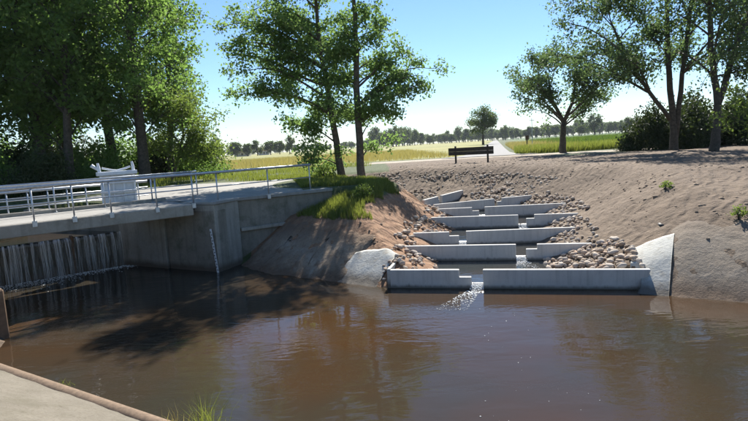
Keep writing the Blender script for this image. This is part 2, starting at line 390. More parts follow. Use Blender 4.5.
def plateau(x, y):
    z = np.interp(y, [-30, 4, 12, 20, 60, 400], [2.3, 2.3, 2.32, 2.34, 2.35, 2.35])
    z = z + 0.16 * np.exp(-(((x + 1.2) / 2.6) ** 2 + ((y - 26.5) / 3.5) ** 2))
    z = z + 0.25 * sstep(10, 22, x) * np.exp(-((y - 24) / 9.0) ** 2)
    return z
def base_ground(x, y):
    x = np.asarray(x, float); y = np.asarray(y, float)
    z = plateau(x, y)
    # banks of the basin
    def bank(line, prof, z, mask=None):
        d = np.full(x.shape, 1e9)
        for a, b in zip(line[:-1], line[1:]): d = np.minimum(d, seg_dist(x, y, a, b)[0])
        h = prof(d)
        if mask is not None: h = np.where(mask, h, 1e9)
        return np.minimum(z, h)
    z = bank(NEAR, lambda d: d * 0.47, z)
    z = bank(RIGHT, lambda d: 2.6 * (1 - np.exp(-d * 0.345)) * 0.92, z)
    wing = ((x + 4.86) * 1.6 - (y - 19.25) * 2.51) / 2.977 > -0.26          # river side of the wing wall
    z = bank(LEFT, lambda d: np.where(d < 2.1, d * 0.70, 1.47 + (d - 2.1) * 0.26), z, wing)
    # the fish-ladder channel
    best = np.full(x.shape, 1e9); bed = np.zeros(x.shape); side = np.zeros(x.shape)
    for i in range(len(CENTRE) - 1):
        d, t, cr = seg_dist(x, y, CENTRE[i], CENTRE[i + 1])
        m = d < best
        best = np.where(m, d, best); bed = np.where(m, CBED[i] + t * (CBED[i + 1] - CBED[i]), bed); side = np.where(m, cr, side)
    rgt = best - 0.75; lft = best - 1.2
    hr = bed + np.where(rgt < 2.4, 0.33 * rgt, 0.79 + 0.46 * (rgt - 2.4)); hl = bed + np.where(lft < 1.9, 0.42 * lft, 0.80 + 0.85 * (lft - 1.9))
    h = np.where(side < 0, hr, hl); h = np.maximum(h, bed)
    lo = np.minimum(z, h); k = 0.12                                # round the crest of the slope a little
    z = np.where(np.abs(z - h) < k * 2, lo - ((k * 2 - np.abs(z - h)) ** 2) / (8 * k), lo)
    ins = in_poly(x, y, BASIN)
    d = np.full(x.shape, 1e9)
    for a, b in zip(BASIN, BASIN[1:] + BASIN[:1]): d = np.minimum(d, seg_dist(x, y, a, b)[0])
    z = np.where(ins, np.minimum(z, -np.minimum(0.55 * d, 0.9)), z)
    z = np.where(in_poly(x, y, UPSTREAM), -0.9, z)
    return z, best, side, ins
def soil_mask(x, y, best, side):
    s = sstep(0.0, 1.0, (x - 0.7) * 0.9) * sstep(50.0, 46.5, y + 0.09 * (x - 6)) * sstep(11, 13, y + 0.55 * x)
    s = np.maximum(s, sstep(7.0, 5.2, best) * (y > 14.6) * np.where(x < 1.2, sstep(4.7, 4.0, best), 1))
    s = s * np.where(x > 15, sstep(44, 38, y), 1)
    return s
def ground_z(x, y):
    z, best, side, ins = base_ground(x, y)
    near = sstep(70, 35, np.hypot(np.asarray(x), np.asarray(y) - 15))
    paved = ((np.asarray(x) - D0.x) * N.x + (np.asarray(y) - D0.y) * N.y < -0.3) & (np.asarray(y) < 30) & (np.asarray(x) < -2)
    s = soil_mask(x, y, best, side)
    amp = near * np.where(paved | ins, 0, 1)
    z = z + amp * (0.03 * fbm(np.asarray(x) * 0.7, np.asarray(y) * 0.7, 3) + s * (0.055 * fbm(np.asarray(x) * 1.3, np.asarray(y) * 1.3, 11, 4) + 0.035 * fbm(np.asarray(x) * 5, np.asarray(y) * 5, 21, 2)))
    return z
def gz(x, y): return float(ground_z(np.array([x]), np.array([y]))[0])

# ------------------------------------------------------------------ ground sheet
def axis(lo, hi, step, far_lo, far_hi, g=1.16):
    a = list(np.arange(lo, hi + 1e-6, step)); s = step; p = a[-1]
    while p < far_hi: s *= g; p += s; a.append(p)
    s = step; p = a[0]; pre = []
    while p > far_lo: s *= g; p -= s; pre.append(p)
    return np.array(pre[::-1] + a)
xs = axis(-11, 17, 0.11, -3400, 3400); ys = axis(5, 41, 0.11, -60, 3400)
GX, GY = np.meshgrid(xs, ys); GZ = ground_z(GX, GY)
nx, ny = len(xs), len(ys)
idx = np.arange(nx * ny).reshape(ny, nx)
F = np.stack([idx[:-1, :-1], idx[:-1, 1:], idx[1:, 1:], idx[1:, :-1]], -1).reshape(-1, 4)
gm = mesh_np('ground', np.stack([GX, GY, GZ], -1).reshape(-1, 3), F, True)
bz, best, side, ins = base_ground(GX, GY)
soil = soil_mask(GX, GY, best, side)
# left slope of the channel: reddish freshly cut sand
red = sstep(5.6, 4.6, best) * (side > 0) * (GY > 14.5) * (GY < 29) * sstep(2.15, 1.75, bz)
redl = np.zeros_like(GX)
dleft = np.full(GX.shape, 1e9)
for a, b in zip(LEFT[:-1], LEFT[1:]): dleft = np.minimum(dleft, seg_dist(GX, GY, a, b)[0])
redl = sstep(3.2, 2.4, dleft) * (GX > -4.6) * (GX < 1.0)
red = np.maximum(red, redl * 0.9)
PATHC = [(-90, 60), (-40, 57), (-16, 53.5), (-2, 50.5), (5, 50.5), (12, 49), (20, 45.5), (34, 42), (60, 40), (120, 38)]
dpath = np.full(GX.shape, 1e9)
for a, b in zip(PATHC[:-1], PATHC[1:]): dpath = np.minimum(dpath, seg_dist(GX, GY, a, b)[0])
path = sstep(2.4, 1.6, dpath)
RD0, RDD = Vector((10.8, 50.0, 0)), Vector((0.232, 1, 0)).normalized()
rside = (GX - RD0.x) * RDD.y - (GY - RD0.y) * RDD.x            # >0 right of the road
meadow = sstep(52, 58, GY) * sstep(-1.5, -3.5, rside)
corn = sstep(56, 60, GY) * sstep(7.5, 9.0, rside)
leftgreen = (GX < -2) & (GY < 50)
soil = np.maximum(soil, ((GX < -7.5) & (GY < 14)) * 1.0)
za = np.stack([soil * (1 - np.clip(path, 0, 1)), np.clip(red, 0, 1), path, np.ones_like(soil)], -1).astype(np.float32)
zb = np.stack([meadow, corn, 0 * corn, np.ones_like(soil)], -1).astype(np.float32)
for nm, arr in (('zone_a', za), ('zone_b', zb)):
    at_ = gm.attributes.new(nm, 'FLOAT_COLOR', 'POINT'); at_.data.foreach_set('color', arr.ravel())
tag(link('ground', gm, M['ground']), kind='structure')

# ------------------------------------------------------------------ water
def sheet(name, poly, z, mat):
    m = bpy.data.meshes.new(name); m.from_pydata([(p[0], p[1], z) for p in poly], [], [tuple(range(len(poly)))]); m.update()
    return tag(link(name, m, mat), kind='structure')
sheet('water', [(-8.9, 9), (-3, 5), (12, -6), (60, -36), (62, -16), (30, 1), (9.5, 13), (6.58, 13.12), (0.40, 14.70), (-1, 17.5), (-4.6, 20.5), (-10.6, 20.9), (-13.4, 17.75), (-9.1, 12)], 0.0, M['water'])
WEIR_N = -4.0
wa, wb = dk(-2.2, WEIR_N - 0.2), dk(6.4, WEIR_N - 0.2)
sheet('upstream_water', [(wa.x, wa.y), (wb.x, wb.y), (-22, 30), (-60, 56), (-60, 38), (-26, 20)], 1.27, M['pool_water'])
for i in range(len(BAFFLES)):
    a, b, top, _ = BAFFLES[i]
    if i + 1 < len(BAFFLES): c, d = BAFFLES[i + 1][1], BAFFLES[i + 1][0]
    else: c, d = (4.2, 31.6), (0.2, 29.6)
    a, b, c, d = map(Vector, (a, b, c, d))
    off = Vector((0, 0.08))
    p = [a + off, b + off, c + Vector((0, -0.08)), d + Vector((0, -0.08))]
    sheet('pool_water', [(q.x, q.y) for q in p], level(i), M['pool_water'])

# ------------------------------------------------------------------ paths and road
def ribbon(name, pts, w, z, mat, lift=0.0):
    V = []; F = []
    for i, p in enumerate(pts):
        a = Vector(pts[max(i - 1, 0)]); b = Vector(pts[min(i + 1, len(pts) - 1)]); t = (b - a).normalized(); n = Vector((-t.y, t.x))
        ww = w[i] if hasattr(w, '__len__') else w
        for s in (1, -1):
            q = Vector(p) + n * s * ww / 2; V.append((q.x, q.y, z))
    for i in range(len(pts) - 1): F.append((2 * i, 2 * i + 1, 2 * i + 3, 2 * i + 2))
    m = bpy.data.meshes.new(name); m.from_pydata(V, [], F); m.update()
    return tag(link(name, m, mat), kind='structure')
rpts = [RD0 + RDD * s for s in (0, 3, 7, 12, 40, 120, 300, 700)]
ribbon('road', [(p.x, p.y) for p in rpts], [9, 6.5, 5.0, 4.4, 4.2, 4.2, 4.2, 4.2], 2.40, M['asphalt'])
# paved apron behind the abutment
ap = [dk(5.6, -0.34), dk(11.6, -0.34), dk(12.5, -8.5), dk(7.4, -9.5)]
ap = [Vector(CORNER) + Vector((-0.35, 0.55)), Vector((-2.7, 21.0)), Vector((-4.4, 30)), Vector((-11.6, 31.5)), Vector((-13.6, 23.8)), Vector((-9.7, 21.0))]
sheet('pavement', [(p[0], p[1]) for p in ap], 2.365, M['concrete_deck'])

# ------------------------------------------------------------------ concrete banks
def bank_slab(name, line, wfun, mat, label, cat, lift=0.05, low=-0.35, nseg=60, nw=16, seed=0, rough=0.03, taper=0.11, rag=0.35):
    pts = [Vector(p) for p in line]; L = [0]
    for a, b in zip(pts[:-1], pts[1:]): L.append(L[-1] + (b - a).length)
    V = []; F = []
    def P(s):
        for i in range(len(pts) - 1):
            if s <= L[i + 1] or i == len(pts) - 2:
                t = (s - L[i]) / (L[i + 1] - L[i]); d = (pts[i + 1] - pts[i]).normalized(); return pts[i].lerp(pts[i + 1], t), Vector((-d.y, d.x))
    for i in range(nseg + 1):
        s = L[-1] * i / nseg; p, n = P(s); w = wfun(i / nseg) + rag * float(fbm(s * 1.1, 0.3, seed, 4))
        for j in range(nw + 1):
            q = p + n * (low + (w - low) * j / nw); V.append((q.x, q.y))
    V = np.array(V); z = base_ground(V[:, 0], V[:, 1])[0]
    z = z + lift + rough * fbm(V[:, 0] * 2.1, V[:, 1] * 2.1, seed + 5, 4)
    T = np.column_stack([V, z]).reshape(nseg + 1, nw + 1, 3)
    for e in range(5):
        dz = taper * (1 - e / 5) ** 1.5; T[e, :, 2] -= dz; T[-1 - e, :, 2] -= dz; T[:, -1 - e, 2] -= dz * 0.8
    b = T.copy(); b[..., 2] -= 0.22
    V = np.concatenate([T.reshape(-1, 3), b.reshape(-1, 3)]); n1 = (nseg + 1) * (nw + 1)
    I = np.arange(n1).reshape(nseg + 1, nw + 1)
    q = lambda a, b, c, d: np.stack([a, b, c, d], -1).reshape(-1, 4)
    top = q(I[:-1, :-1], I[1:, :-1], I[1:, 1:], I[:-1, 1:]); F = [top, top[:, ::-1] + n1]
    for e in (I[0], I[-1], I[:, 0], I[:, -1]): F.append(q(e[:-1], e[1:], e[1:] + n1, e[:-1] + n1))
    o = link(name, mesh_np(name, V, np.concatenate(F), True), mat)
    return tag(o, label, cat)
rl = RIGHT[::-1]; rdir = (Vector(RIGHT[2]) - Vector(RIGHT[3])).normalized()
r0 = Vector(RIGHT[3]) + Vector((0.10, 0.20))
def rp(s): return Vector(RIGHT[3]) + rdir * s
bank_slab('concrete_bank', [rp(0.42), rp(2.15), rp(8), rp(26)], lambda t: 2.75 + 0.3 * math.sin(9 * t), M['concrete_crust'],
          'rough grey weathered concrete bank right of the fish ladder, cracked along its top', 'embankment', 0.03, seed=31, nseg=260, nw=30, rough=0.06, taper=0.09)
bank_slab('concrete_apron', [rp(-0.30), rp(0.62)], lambda t: 1.72 + 0.3 * t, M['concrete_fresh'],
          'pale fresh concrete apron between the front baffle and the grey bank', 'embankment', 0.04, seed=47, nseg=40, nw=24, rough=0.03, taper=0.0, rag=0.15)
LV = [Vector(p) for p in LEFT][::-1]
bank_slab('concrete_bank', [(p.x, p.y) for p in LV[:-1]] + [(-1.0, 15.58)], lambda t: 2.0 - 0.25 * t, M['concrete_dirty'],
          'dirty brown concrete bank in tree shade beside the abutment wing wall', 'embankment', 0.05, seed=53, nseg=110, nw=40, rough=0.12)
for o in (COL.objects[-1],): pass
bank_slab('concrete_apron', [(-1.25, 15.78), (-0.4, 15.12), (-0.02, 14.84)], lambda t: 0.85 + 0.55 * t, M['concrete_fresh'],
          'pale fresh concrete patch sloping into the water left of the front baffle', 'embankment', 0.07, seed=61, nseg=40, nw=20, rough=0.03, taper=0.03, rag=0.15)
# near bank under the camera: slab with a rounded lip along the water
nd = (Vector(NEAR[2]) - Vector(NEAR[1])).normalized(); nn = Vector((nd.y, -nd.x))
nb = bank_slab('foreground_bank', [(p[0], p[1]) for p in (NEAR[4], NEAR[3], NEAR[2], NEAR[1], (-8.9, 11.32), (-10.6, 12.4))], lambda t: 4.2, M['concrete_dirty'],
          'sloping concrete bank slab with brown lip at the near water edge', 'embankment', 0.10, -0.05, 120, 24, 71, 0.03)
nb.data.materials.clear()
def near_mat():
    t = NT('concrete_near'); v = t.pos()
    n1 = t.noise(v, 1.2, 6, 0.65); n2 = t.noise(v, 22, 5, 0.75)
    c = t.ramp(n1, [(0.3, (0.135, 0.118, 0.088)), (0.7, (0.20, 0.178, 0.138))])
    c = t.mix(t.rng(n2, 0.5, 0.7, 0, 0.75), c, (0.08, 0.062, 0.042))
    n3 = t.noise(v, 60, 3, 0.7); c = t.mix(t.rng(n3, 0.58, 0.72, 0, 0.7), c, (0.32, 0.29, 0.235))
    n4 = t.noise(v, 0.7, 5, 0.7); c = t.mix(t.rng(n4, 0.5, 0.66, 0, 0.6), c, (0.10, 0.088, 0.055))
    return t.fin(c, 0.95, t.bump(t.math('ADD', n2, n1), 0.8, 0.02))
nb.data.materials.append(near_mat())
lip = MB(); lp = [Vector(NEAR[3]) , Vector(NEAR[2]), Vector(NEAR[1]), Vector((-8.75, 11.22))]
lip.tube([(p.x, p.y, 0.03) for p in lp], 0.15, 10)
lo_ = lip.build('lip', M['lip'], nb, True); 

# ------------------------------------------------------------------ bridge, abutment, weir
br = thing('bridge', 'concrete slab bridge with pale edge beam spanning the weir', 'bridge', tuple(dk(2.5, -1.4, DECK)))
def child(mb, name, mat, parent, **kw):
    o = mb.build(name, mat, parent, **kw); o.matrix_parent_inverse = Matrix.Translation(-parent.location); return o
m = MB(); m.frame(dk(0, 0, 0), U, N, (0, 0, 1), -4, 5.35, -2.78, -0.02, DECK - 0.26, DECK); child(m, 'deck', M['concrete_deck'], br, bevel=0.015)
m = MB(); m.frame(dk(0, 0, 0), U, N, (0, 0, 1), -4, 5.30, -0.02, 0.12, DECK - 0.36, DECK - 0.005); child(m, 'edge_beam', M['concrete_panel'], br, bevel=0.02)
m = MB(); m.frame(dk(0, 0, 0), U, N, (0, 0, 1), -4, 5.30, -2.92, -2.78, DECK - 0.36, DECK + 0.12); child(m, 'kerb', M['concrete_panel'], br, bevel=0.02)

ab = thing('abutment_wall', 'tall mossy concrete abutment wall below the bridge with water gauge', 'wall', (CORNER[0], CORNER[1], -1))
A, B = Vector(ABUT), Vector(CORNER); wd = (B - A).normalized(); wn_ = Vector((wd.y, -wd.x)); WL = (B - A).length
W3, N3 = Vector((wd.x, wd.y, 0)), Vector((wn_.x, wn_.y, 0))
A3 = Vector((A.x, A.y, 0))
for s0, s1, dn, mt in ((-6.0, 0.25, 0.0, 'concrete_old'), (0.28, 2.55, 0.05, 'concrete_panel'), (2.60, 2.80, 0.09, 'concrete_panel'), (2.85, WL - 0.02, 0.02, 'concrete_old')):
    m = MB(); m.frame(A3, W3, N3, (0, 0, 1), s0, s1, -0.55, dn, -1.0, DECK - 0.27 if s1 < 4 else DECK - 0.265)
    child(m, 'panel', M[mt], ab, bevel=0.012)
# corner facet and its coping
C1, C2 = Vector((-5.33, 17.94, 0)), Vector((-4.82, 19.20, 0)); cd = (C2 - C1).normalized(); cn = Vector((cd.y, -cd.x, 0))
m = MB(); m.prism([(C1.x, C1.y), (C2.x, C2.y), (C2.x - 1.0, C2.y + 0.5), (C1.x - 0.8, C1.y + 0.42)], -1.0, DECK - 0.06); child(m, 'corner_block', M['concrete_panel'], ab, bevel=0.02)
m = MB(); m.prism([(C1.x + 0.04, C1.y - 0.06), (C2.x + 0.06, C2.y), (C2.x - 1.0, C2.y + 0.55), (C1.x - 1.35, C1.y + 0.70), (C1.x - 1.38, C1.y + 0.72)][:4], DECK - 0.055, DECK + 0.03); child(m, 'coping', M['concrete_deck'], ab, bevel=0.01)
ww = thing('wing_wall', 'stepped concrete wing wall with ledge, running into the grassy bank', 'wall', (-4.8, 19.2, 0))
Wd = (Vector((-2.35, 20.85)) - Vector((-4.86, 19.25))); WLn = Wd.length; Wd = Wd.normalized(); Wu = Vector((Wd.x, Wd.y, 0)); Wn = Vector((Wd.y, -Wd.x, 0)); W0 = Vector((-4.86, 19.25, 0))
m = MB(); m.frame(W0, Wu, Wn, (0, 0, 1), 0, WLn + 0.9, -0.45, -0.06, -0.8, DECK - 0.10); child(m, 'wall', M['concrete_old'], ww, bevel=0.012)
m = MB(); m.frame(W0, Wu, Wn, (0, 0, 1), 0, WLn + 0.9, -0.50, 0.02, DECK - 0.095, DECK + 0.02); child(m, 'coping', M['concrete_deck'], ww, bevel=0.012)
m = MB(); m.frame(W0, Wu, Wn, (0, 0, 1), 0.03, 1.9, -0.06, 0.10, 1.16, 1.28); child(m, 'ledge', M['concrete_panel'], ww, bevel=0.012)

# water-level gauge leaning on the corner
gp = thing('staff_gauge', 'white water level gauge with black marks fixed to the abutment corner', 'gauge', (-5.30, 17.86, -0.1))
g0, g1 = Vector((-5.345, 17.885, -0.15)), Vector((-5.50, 17.98, 1.48)); gdir = (g1 - g0).normalized(); gx = Vector((cd.x * 0.5 + W3.x * 0.5, cd.y * 0.5 + W3.y * 0.5, 0)).normalized()
gx = Vector((0.95, -0.31, 0)).normalized(); gy = gdir.cross(gx).normalized(); g0 = g0 - gy * 0.0; glen = (g1 - g0).length
gout = gy if gy.y < 0 else -gy
m = MB(); m.frame(g0, gx, gout, gdir, -0.036, 0.036, 0.02, 0.04, 0, glen); child(m, 'board', M['gauge_white'], gp)
for k in range(14):
    m = MB(); m.frame(g0, gx, gout, gdir, -0.033 if k % 2 else -0.005, 0.005 if k % 2 else 0.033, 0.041, 0.044, 0.22 + k * 0.10, 0.26 + k * 0.10); child(m, 'mark', M['gauge_black'], gp)

# weir wall under the bridge, with the water spilling over it
wr = thing('weir', 'dark wet concrete weir sill under the bridge', 'weir', tuple(dk(2.5, WEIR_N, 0)))
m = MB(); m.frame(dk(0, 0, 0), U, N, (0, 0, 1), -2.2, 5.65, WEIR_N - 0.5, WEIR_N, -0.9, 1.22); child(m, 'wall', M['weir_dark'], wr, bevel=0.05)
m = MB(); m.frame(dk(0, 0, 0), U, N, (0, 0, 1), 2.18, 2.28, WEIR_N - 0.3, WEIR_N + 0.06, -0.5, 1.36); child(m, 'divider', M['rust'], wr, bevel=0.02)
V = []; F = []
def strand(t, w, ok=1.0, out=0.22):
    n = 9; base = len(V); z0 = 1.30; ph = RS.rand() * 9
    for i in range(n):
        f = i / (n - 1); z = z0 - (z0 + 0.03) * f ** 1.6; o = 0.02 + out * f ** 0.8 + 0.03 * math.sin(ph + 7 * f)
        ww_ = w * (1 + 0.7 * f * math.sin(ph * 3 + 5 * f)) * (1 if ok > f else max(0.1, 1 - (f - ok) * 2)); tt = t + 0.05 * f * math.sin(ph * 2 + 3 * f)
        for s in (-1, 1):
            p = dk(tt + s * ww_ / 2, WEIR_N + o, z); V.append(tuple(p))
    for i in range(n - 1): F.append((base + 2 * i, base + 2 * i + 1, base + 2 * i + 3, base + 2 * i + 2))
tj = -2.1
while tj < 5.5:
    tj += 0.07 + 0.20 * RS.rand() * (1.0 if tj < 2.2 else 1.4)
    if 2.12 < tj < 2.34: continue
    full = tj < 2.2; wj = 0.02 + 0.07 * RS.rand(); oj = 0.12 + 0.2 * RS.rand(); lj = (0.75 + 0.4 * RS.rand()) if full else (0.35 + 0.6 * RS.rand())
    for q in range(int(6 + 170 * wj)): strand(tj + RS.randn() * wj * 0.5, 0.004 + 0.014 * RS.rand() ** 2, lj * (0.6 + 0.5 * RS.rand()), oj + 0.04 * RS.randn())
shV = []; shF = []; nt = 200
for i in range(nt + 1):
    t = -2.1 + 7.6 * i / nt
    for j in range(9):
        f = j / 8; o = 0.01 + (0.16 + 0.10 * float(fbm(t * 4, 0.7, 13))) * f ** 0.8 + 0.02 * float(fbm(t * 14, f * 2, 15)); shV.append(tuple(dk(t, WEIR_N + o, 1.275 - 1.29 * f ** 1.6)))
for i in range(nt):
    for j in range(8): a_ = i * 9 + j; shF.append((a_, a_ + 9, a_ + 10, a_ + 1))
so = link('water_sheet', mesh_np('water_sheet', np.array(shV), np.array(shF), True), M['water_sheet'], None)
tag(so, 'clear streaked sheet of water sliding down the weir face', None, kind='stuff')
fo = link('waterfall', mesh_np('waterfall', np.array(V), np.array(F), True), M['falling_water'])
tag(fo, 'thin white curtain of water spilling over the weir under the bridge', 'waterfall', kind='stuff')

def blobs(name, centres, radii, mat, label, flat=0.5, seed=1):
    """many small lumps joined into one object"""
    ico = [(0, 0, 1), (0.894, 0, 0.447), (0.276, 0.851, 0.447), (-0.724, 0.526, 0.447), (-0.724, -0.526, 0.447), (0.276, -0.851, 0.447),
           (0.724, 0.526, -0.447), (-0.276, 0.851, -0.447), (-0.894, 0, -0.447), (-0.276, -0.851, -0.447), (0.724, -0.526, -0.447), (0, 0, -1)]
    fc = [(0, 1, 2), (0, 2, 3), (0, 3, 4), (0, 4, 5), (0, 5, 1), (1, 6, 2), (2, 7, 3), (3, 8, 4), (4, 9, 5), (5, 10, 1), (6, 7, 2), (7, 8, 3), (8, 9, 4), (9, 10, 5), (10, 6, 1),
          (11, 7, 6), (11, 8, 7), (11, 9, 8), (11, 10, 9), (11, 6, 10)]
    r = np.random.RandomState(seed); n = len(centres); I = np.array(ico)
    J = I[None] * (1 + 0.55 * (r.rand(n, 12, 1) - 0.5)); sc = np.stack([0.75 + 0.6 * r.rand(n), 0.75 + 0.5 * r.rand(n), flat * (0.8 + 0.5 * r.rand(n))], -1)
    J = J * sc[:, None] * np.array(radii)[:, None, None]; a = r.rand(n) * 6.28; ca, sa = np.cos(a)[:, None], np.sin(a)[:, None]
    X = J[..., 0] * ca - J[..., 1] * sa; Y = J[..., 0] * sa + J[..., 1] * ca
    Vv = np.stack([X, Y, J[..., 2]], -1) + np.array(centres)[:, None]
    Ff = (np.array(fc)[None] + 12 * np.arange(n)[:, None, None]).reshape(-1, 3)
    me = mesh_np(name, Vv.reshape(-1, 3), Ff, True)
    at2 = me.attributes.new('tint', 'FLOAT', 'POINT'); at2.data.foreach_set('value', np.repeat(r.rand(n), 12).astype(np.float32))
    o = link(name, me, mat); return tag(o, label, None, kind='stuff')
cs = []; rs = []
for k in range(3200):
    t = -2.1 + RS.rand() * 7.4; p = dk(t, WEIR_N + 0.12 + abs(RS.randn()) * 0.75 * (1.4 if t < 2.2 else 0.7) * (0.4 + abs(float(fbm(t * 3, 0.2, 9)))), 0.004); cs.append(tuple(p)); rs.append(0.005 + 0.018 * RS.rand() ** 3)
blobs('weir_foam', cs, rs, M['foam'], 'white foam line where the weir water lands', 0.5)

# pier end of the near abutment at the left edge, with a sloping top
pr = thing('near_pier', 'brown end of the near abutment wall rising from the water', 'wall', (-8.8, 12.2, -0.8))
m = MB(); m.prism([(-8.92, 11.80), (-8.62, 12.20), (-12.4, 14.9), (-12.9, 14.4)], -0.8, [1.12, 1.15, 2.05, 2.05]); child(m, 'wall', M['pier'], pr, bevel=0.03)
m = MB(); m.prism([(-10.9, 13.0), (-10.3, 13.55), (-13.9, 16.5), (-16.5, 13.0)], -0.8, DECK - 0.27); child(m, 'bearing', M['concrete_old'], pr)

# ------------------------------------------------------------------ railings
def railing(name, label, pts, posts, top=1.0, rt=0.036, rp_=0.024, mids=(0.52,), foot=0.12):
    r = thing(name, label, 'railing', tuple(pts[0]))
    m = MB(); m.tube([p + Vector((0, 0, top)) for p in pts], rt, 10); child(m, 'top_rail', M['galvanised'], r, smooth=True)
    for h in mids:
        m = MB(); m.tube([p + Vector((0, 0, h)) for p in pts], 0.021, 8); child(m, 'mid_rail', M['galvanised'], r, smooth=True)
    for p in posts:
        m = MB(); m.tube([p + Vector((0, 0, -foot)), p + Vector((0, 0, top))], rp_, 8); po = child(m, 'post', M['galvanised'], r, smooth=True)
        m = MB(); m.frame(p, U, N, (0, 0, 1), -0.06, 0.06, -0.035, 0.035, 0.004 if foot < 0.05 else -foot, 0.016 if foot < 0.05 else -foot + 0.16)
        m.build('base_plate', M['galvanised'], po)
    return r
nr = [dk(-3.5, 0.155), dk(2.8, 0.155), dk(5.4, 0.10), dk(6.25, 0.02), dk(10.1, -0.25)]
railing('bridge_railing', 'long galvanised railing along the bridge edge and wing wall facing the basin', nr,
        [dk(t, 0.155) for t in (-1.2, -0.2, 0.8, 1.8, 2.8)] + [dk(4.15, 0.13), dk(5.33, 0.10), dk(6.22, -0.01), dk(8.2, -0.13), dk(10.05, -0.25)], rt=0.045)
fr = [dk(-3.5, -2.70), dk(3.2, -2.70), dk(6.3, -2.75), dk(6.9, -3.9)]
railing('bridge_railing', 'galvanised railing on the weir side of the bridge beside the white sluice gate', fr,
        [dk(t, -2.70) for t in (-1.5, 0.1, 1.7, 3.2)] + [dk(4.8, -2.72), dk(6.3, -2.75), dk(6.9, -3.9)], rt=0.04, foot=0.02)
# low service railing on the weir beam behind the bridge
sr = [dk(-3, -4.7), dk(5.2, -4.7)]
sv = thing('service_beam', 'steel service walkway beam above the weir behind the bridge', 'walkway', tuple(dk(0, -4.5, 2.0)))
m = MB(); m.frame(dk(0, 0, 0), U, N, (0, 0, 1), -3, 6.0, -4.95, -4.35, 2.10, 2.22); child(m, 'beam', M['galvanised'], sv)
railing('weir_railing', 'low galvanised double railing on the weir walkway behind the bridge', [Vector((p.x, p.y, 2.22)) for p in sr],
        [Vector((*dk(t, -4.7).xy, 2.22)) for t in np.arange(-2.6, 5.0, 0.62)], top=0.85, rt=0.05, mids=(0.62, 0.3), foot=0.0)

# white sluice gate frame over the weir
sg = thing('sluice_gate', 'white steel sluice gate frame with lifting lugs above the weir', 'gate', tuple(dk(4.15, -4.4, 2.0)))
gc = dk(4.05, -4.35, -0.02)
def gbox(name, a0, a1, b0, b1, c0, c1, bev=0.01): m = MB(); m.frame(gc, U, N, (0, 0, 1), a0, a1, b0, b1, c0, c1); return child(m, name, M['white_steel'], sg, bevel=bev)
gbox('gate_plate', -0.60, 0.60, -0.06, 0.0, 2.25, 3.42)
for a in (-0.62, -0.22, 0.16, 0.54): gbox('stiffener', a, a + 0.08, 0.002, 0.09, 2.25, 3.42)
for c in (2.25, 2.75, 3.12): gbox('crossbar', -0.62, 0.62, 0.092, 0.15, c, c + 0.09)
gbox('top_beam', -0.70, 0.70, -0.15, 0.17, 3.43, 3.58, 0.02)
for s, ln in ((-0.60, 0.34), (0.60, 0.34)):
    m = MB(); q = gc + U * s; m.tube([(q.x, q.y, 3.55), (q.x, q.y, 3.70), (q.x - 0.03, q.y, 3.55 + ln)], [0.06, 0.055, 0.04], 8); child(m, 'lifting_lug', M['white_steel'], sg)
m = MB(); q = gc + U * -0.85; q2 = gc + U * -0.62; m.tube([(q.x, q.y, 3.82), (q2.x, q2.y, 3.64)], [0.07, 0.05], 8); child(m, 'handle', M['white_steel'], sg)
m = MB(); q = gc + U * -0.5; q2 = gc + U * 0.5
m.tube([tuple(q.lerp(q2, f).xy) + (3.64 - 0.06 * math.sin(math.pi * f) + 0.06 * abs(f - 0.5) * 2,) for f in np.linspace(0, 1, 9)], 0.035, 8); child(m, 'lifting_bar', M['white_steel'], sg)

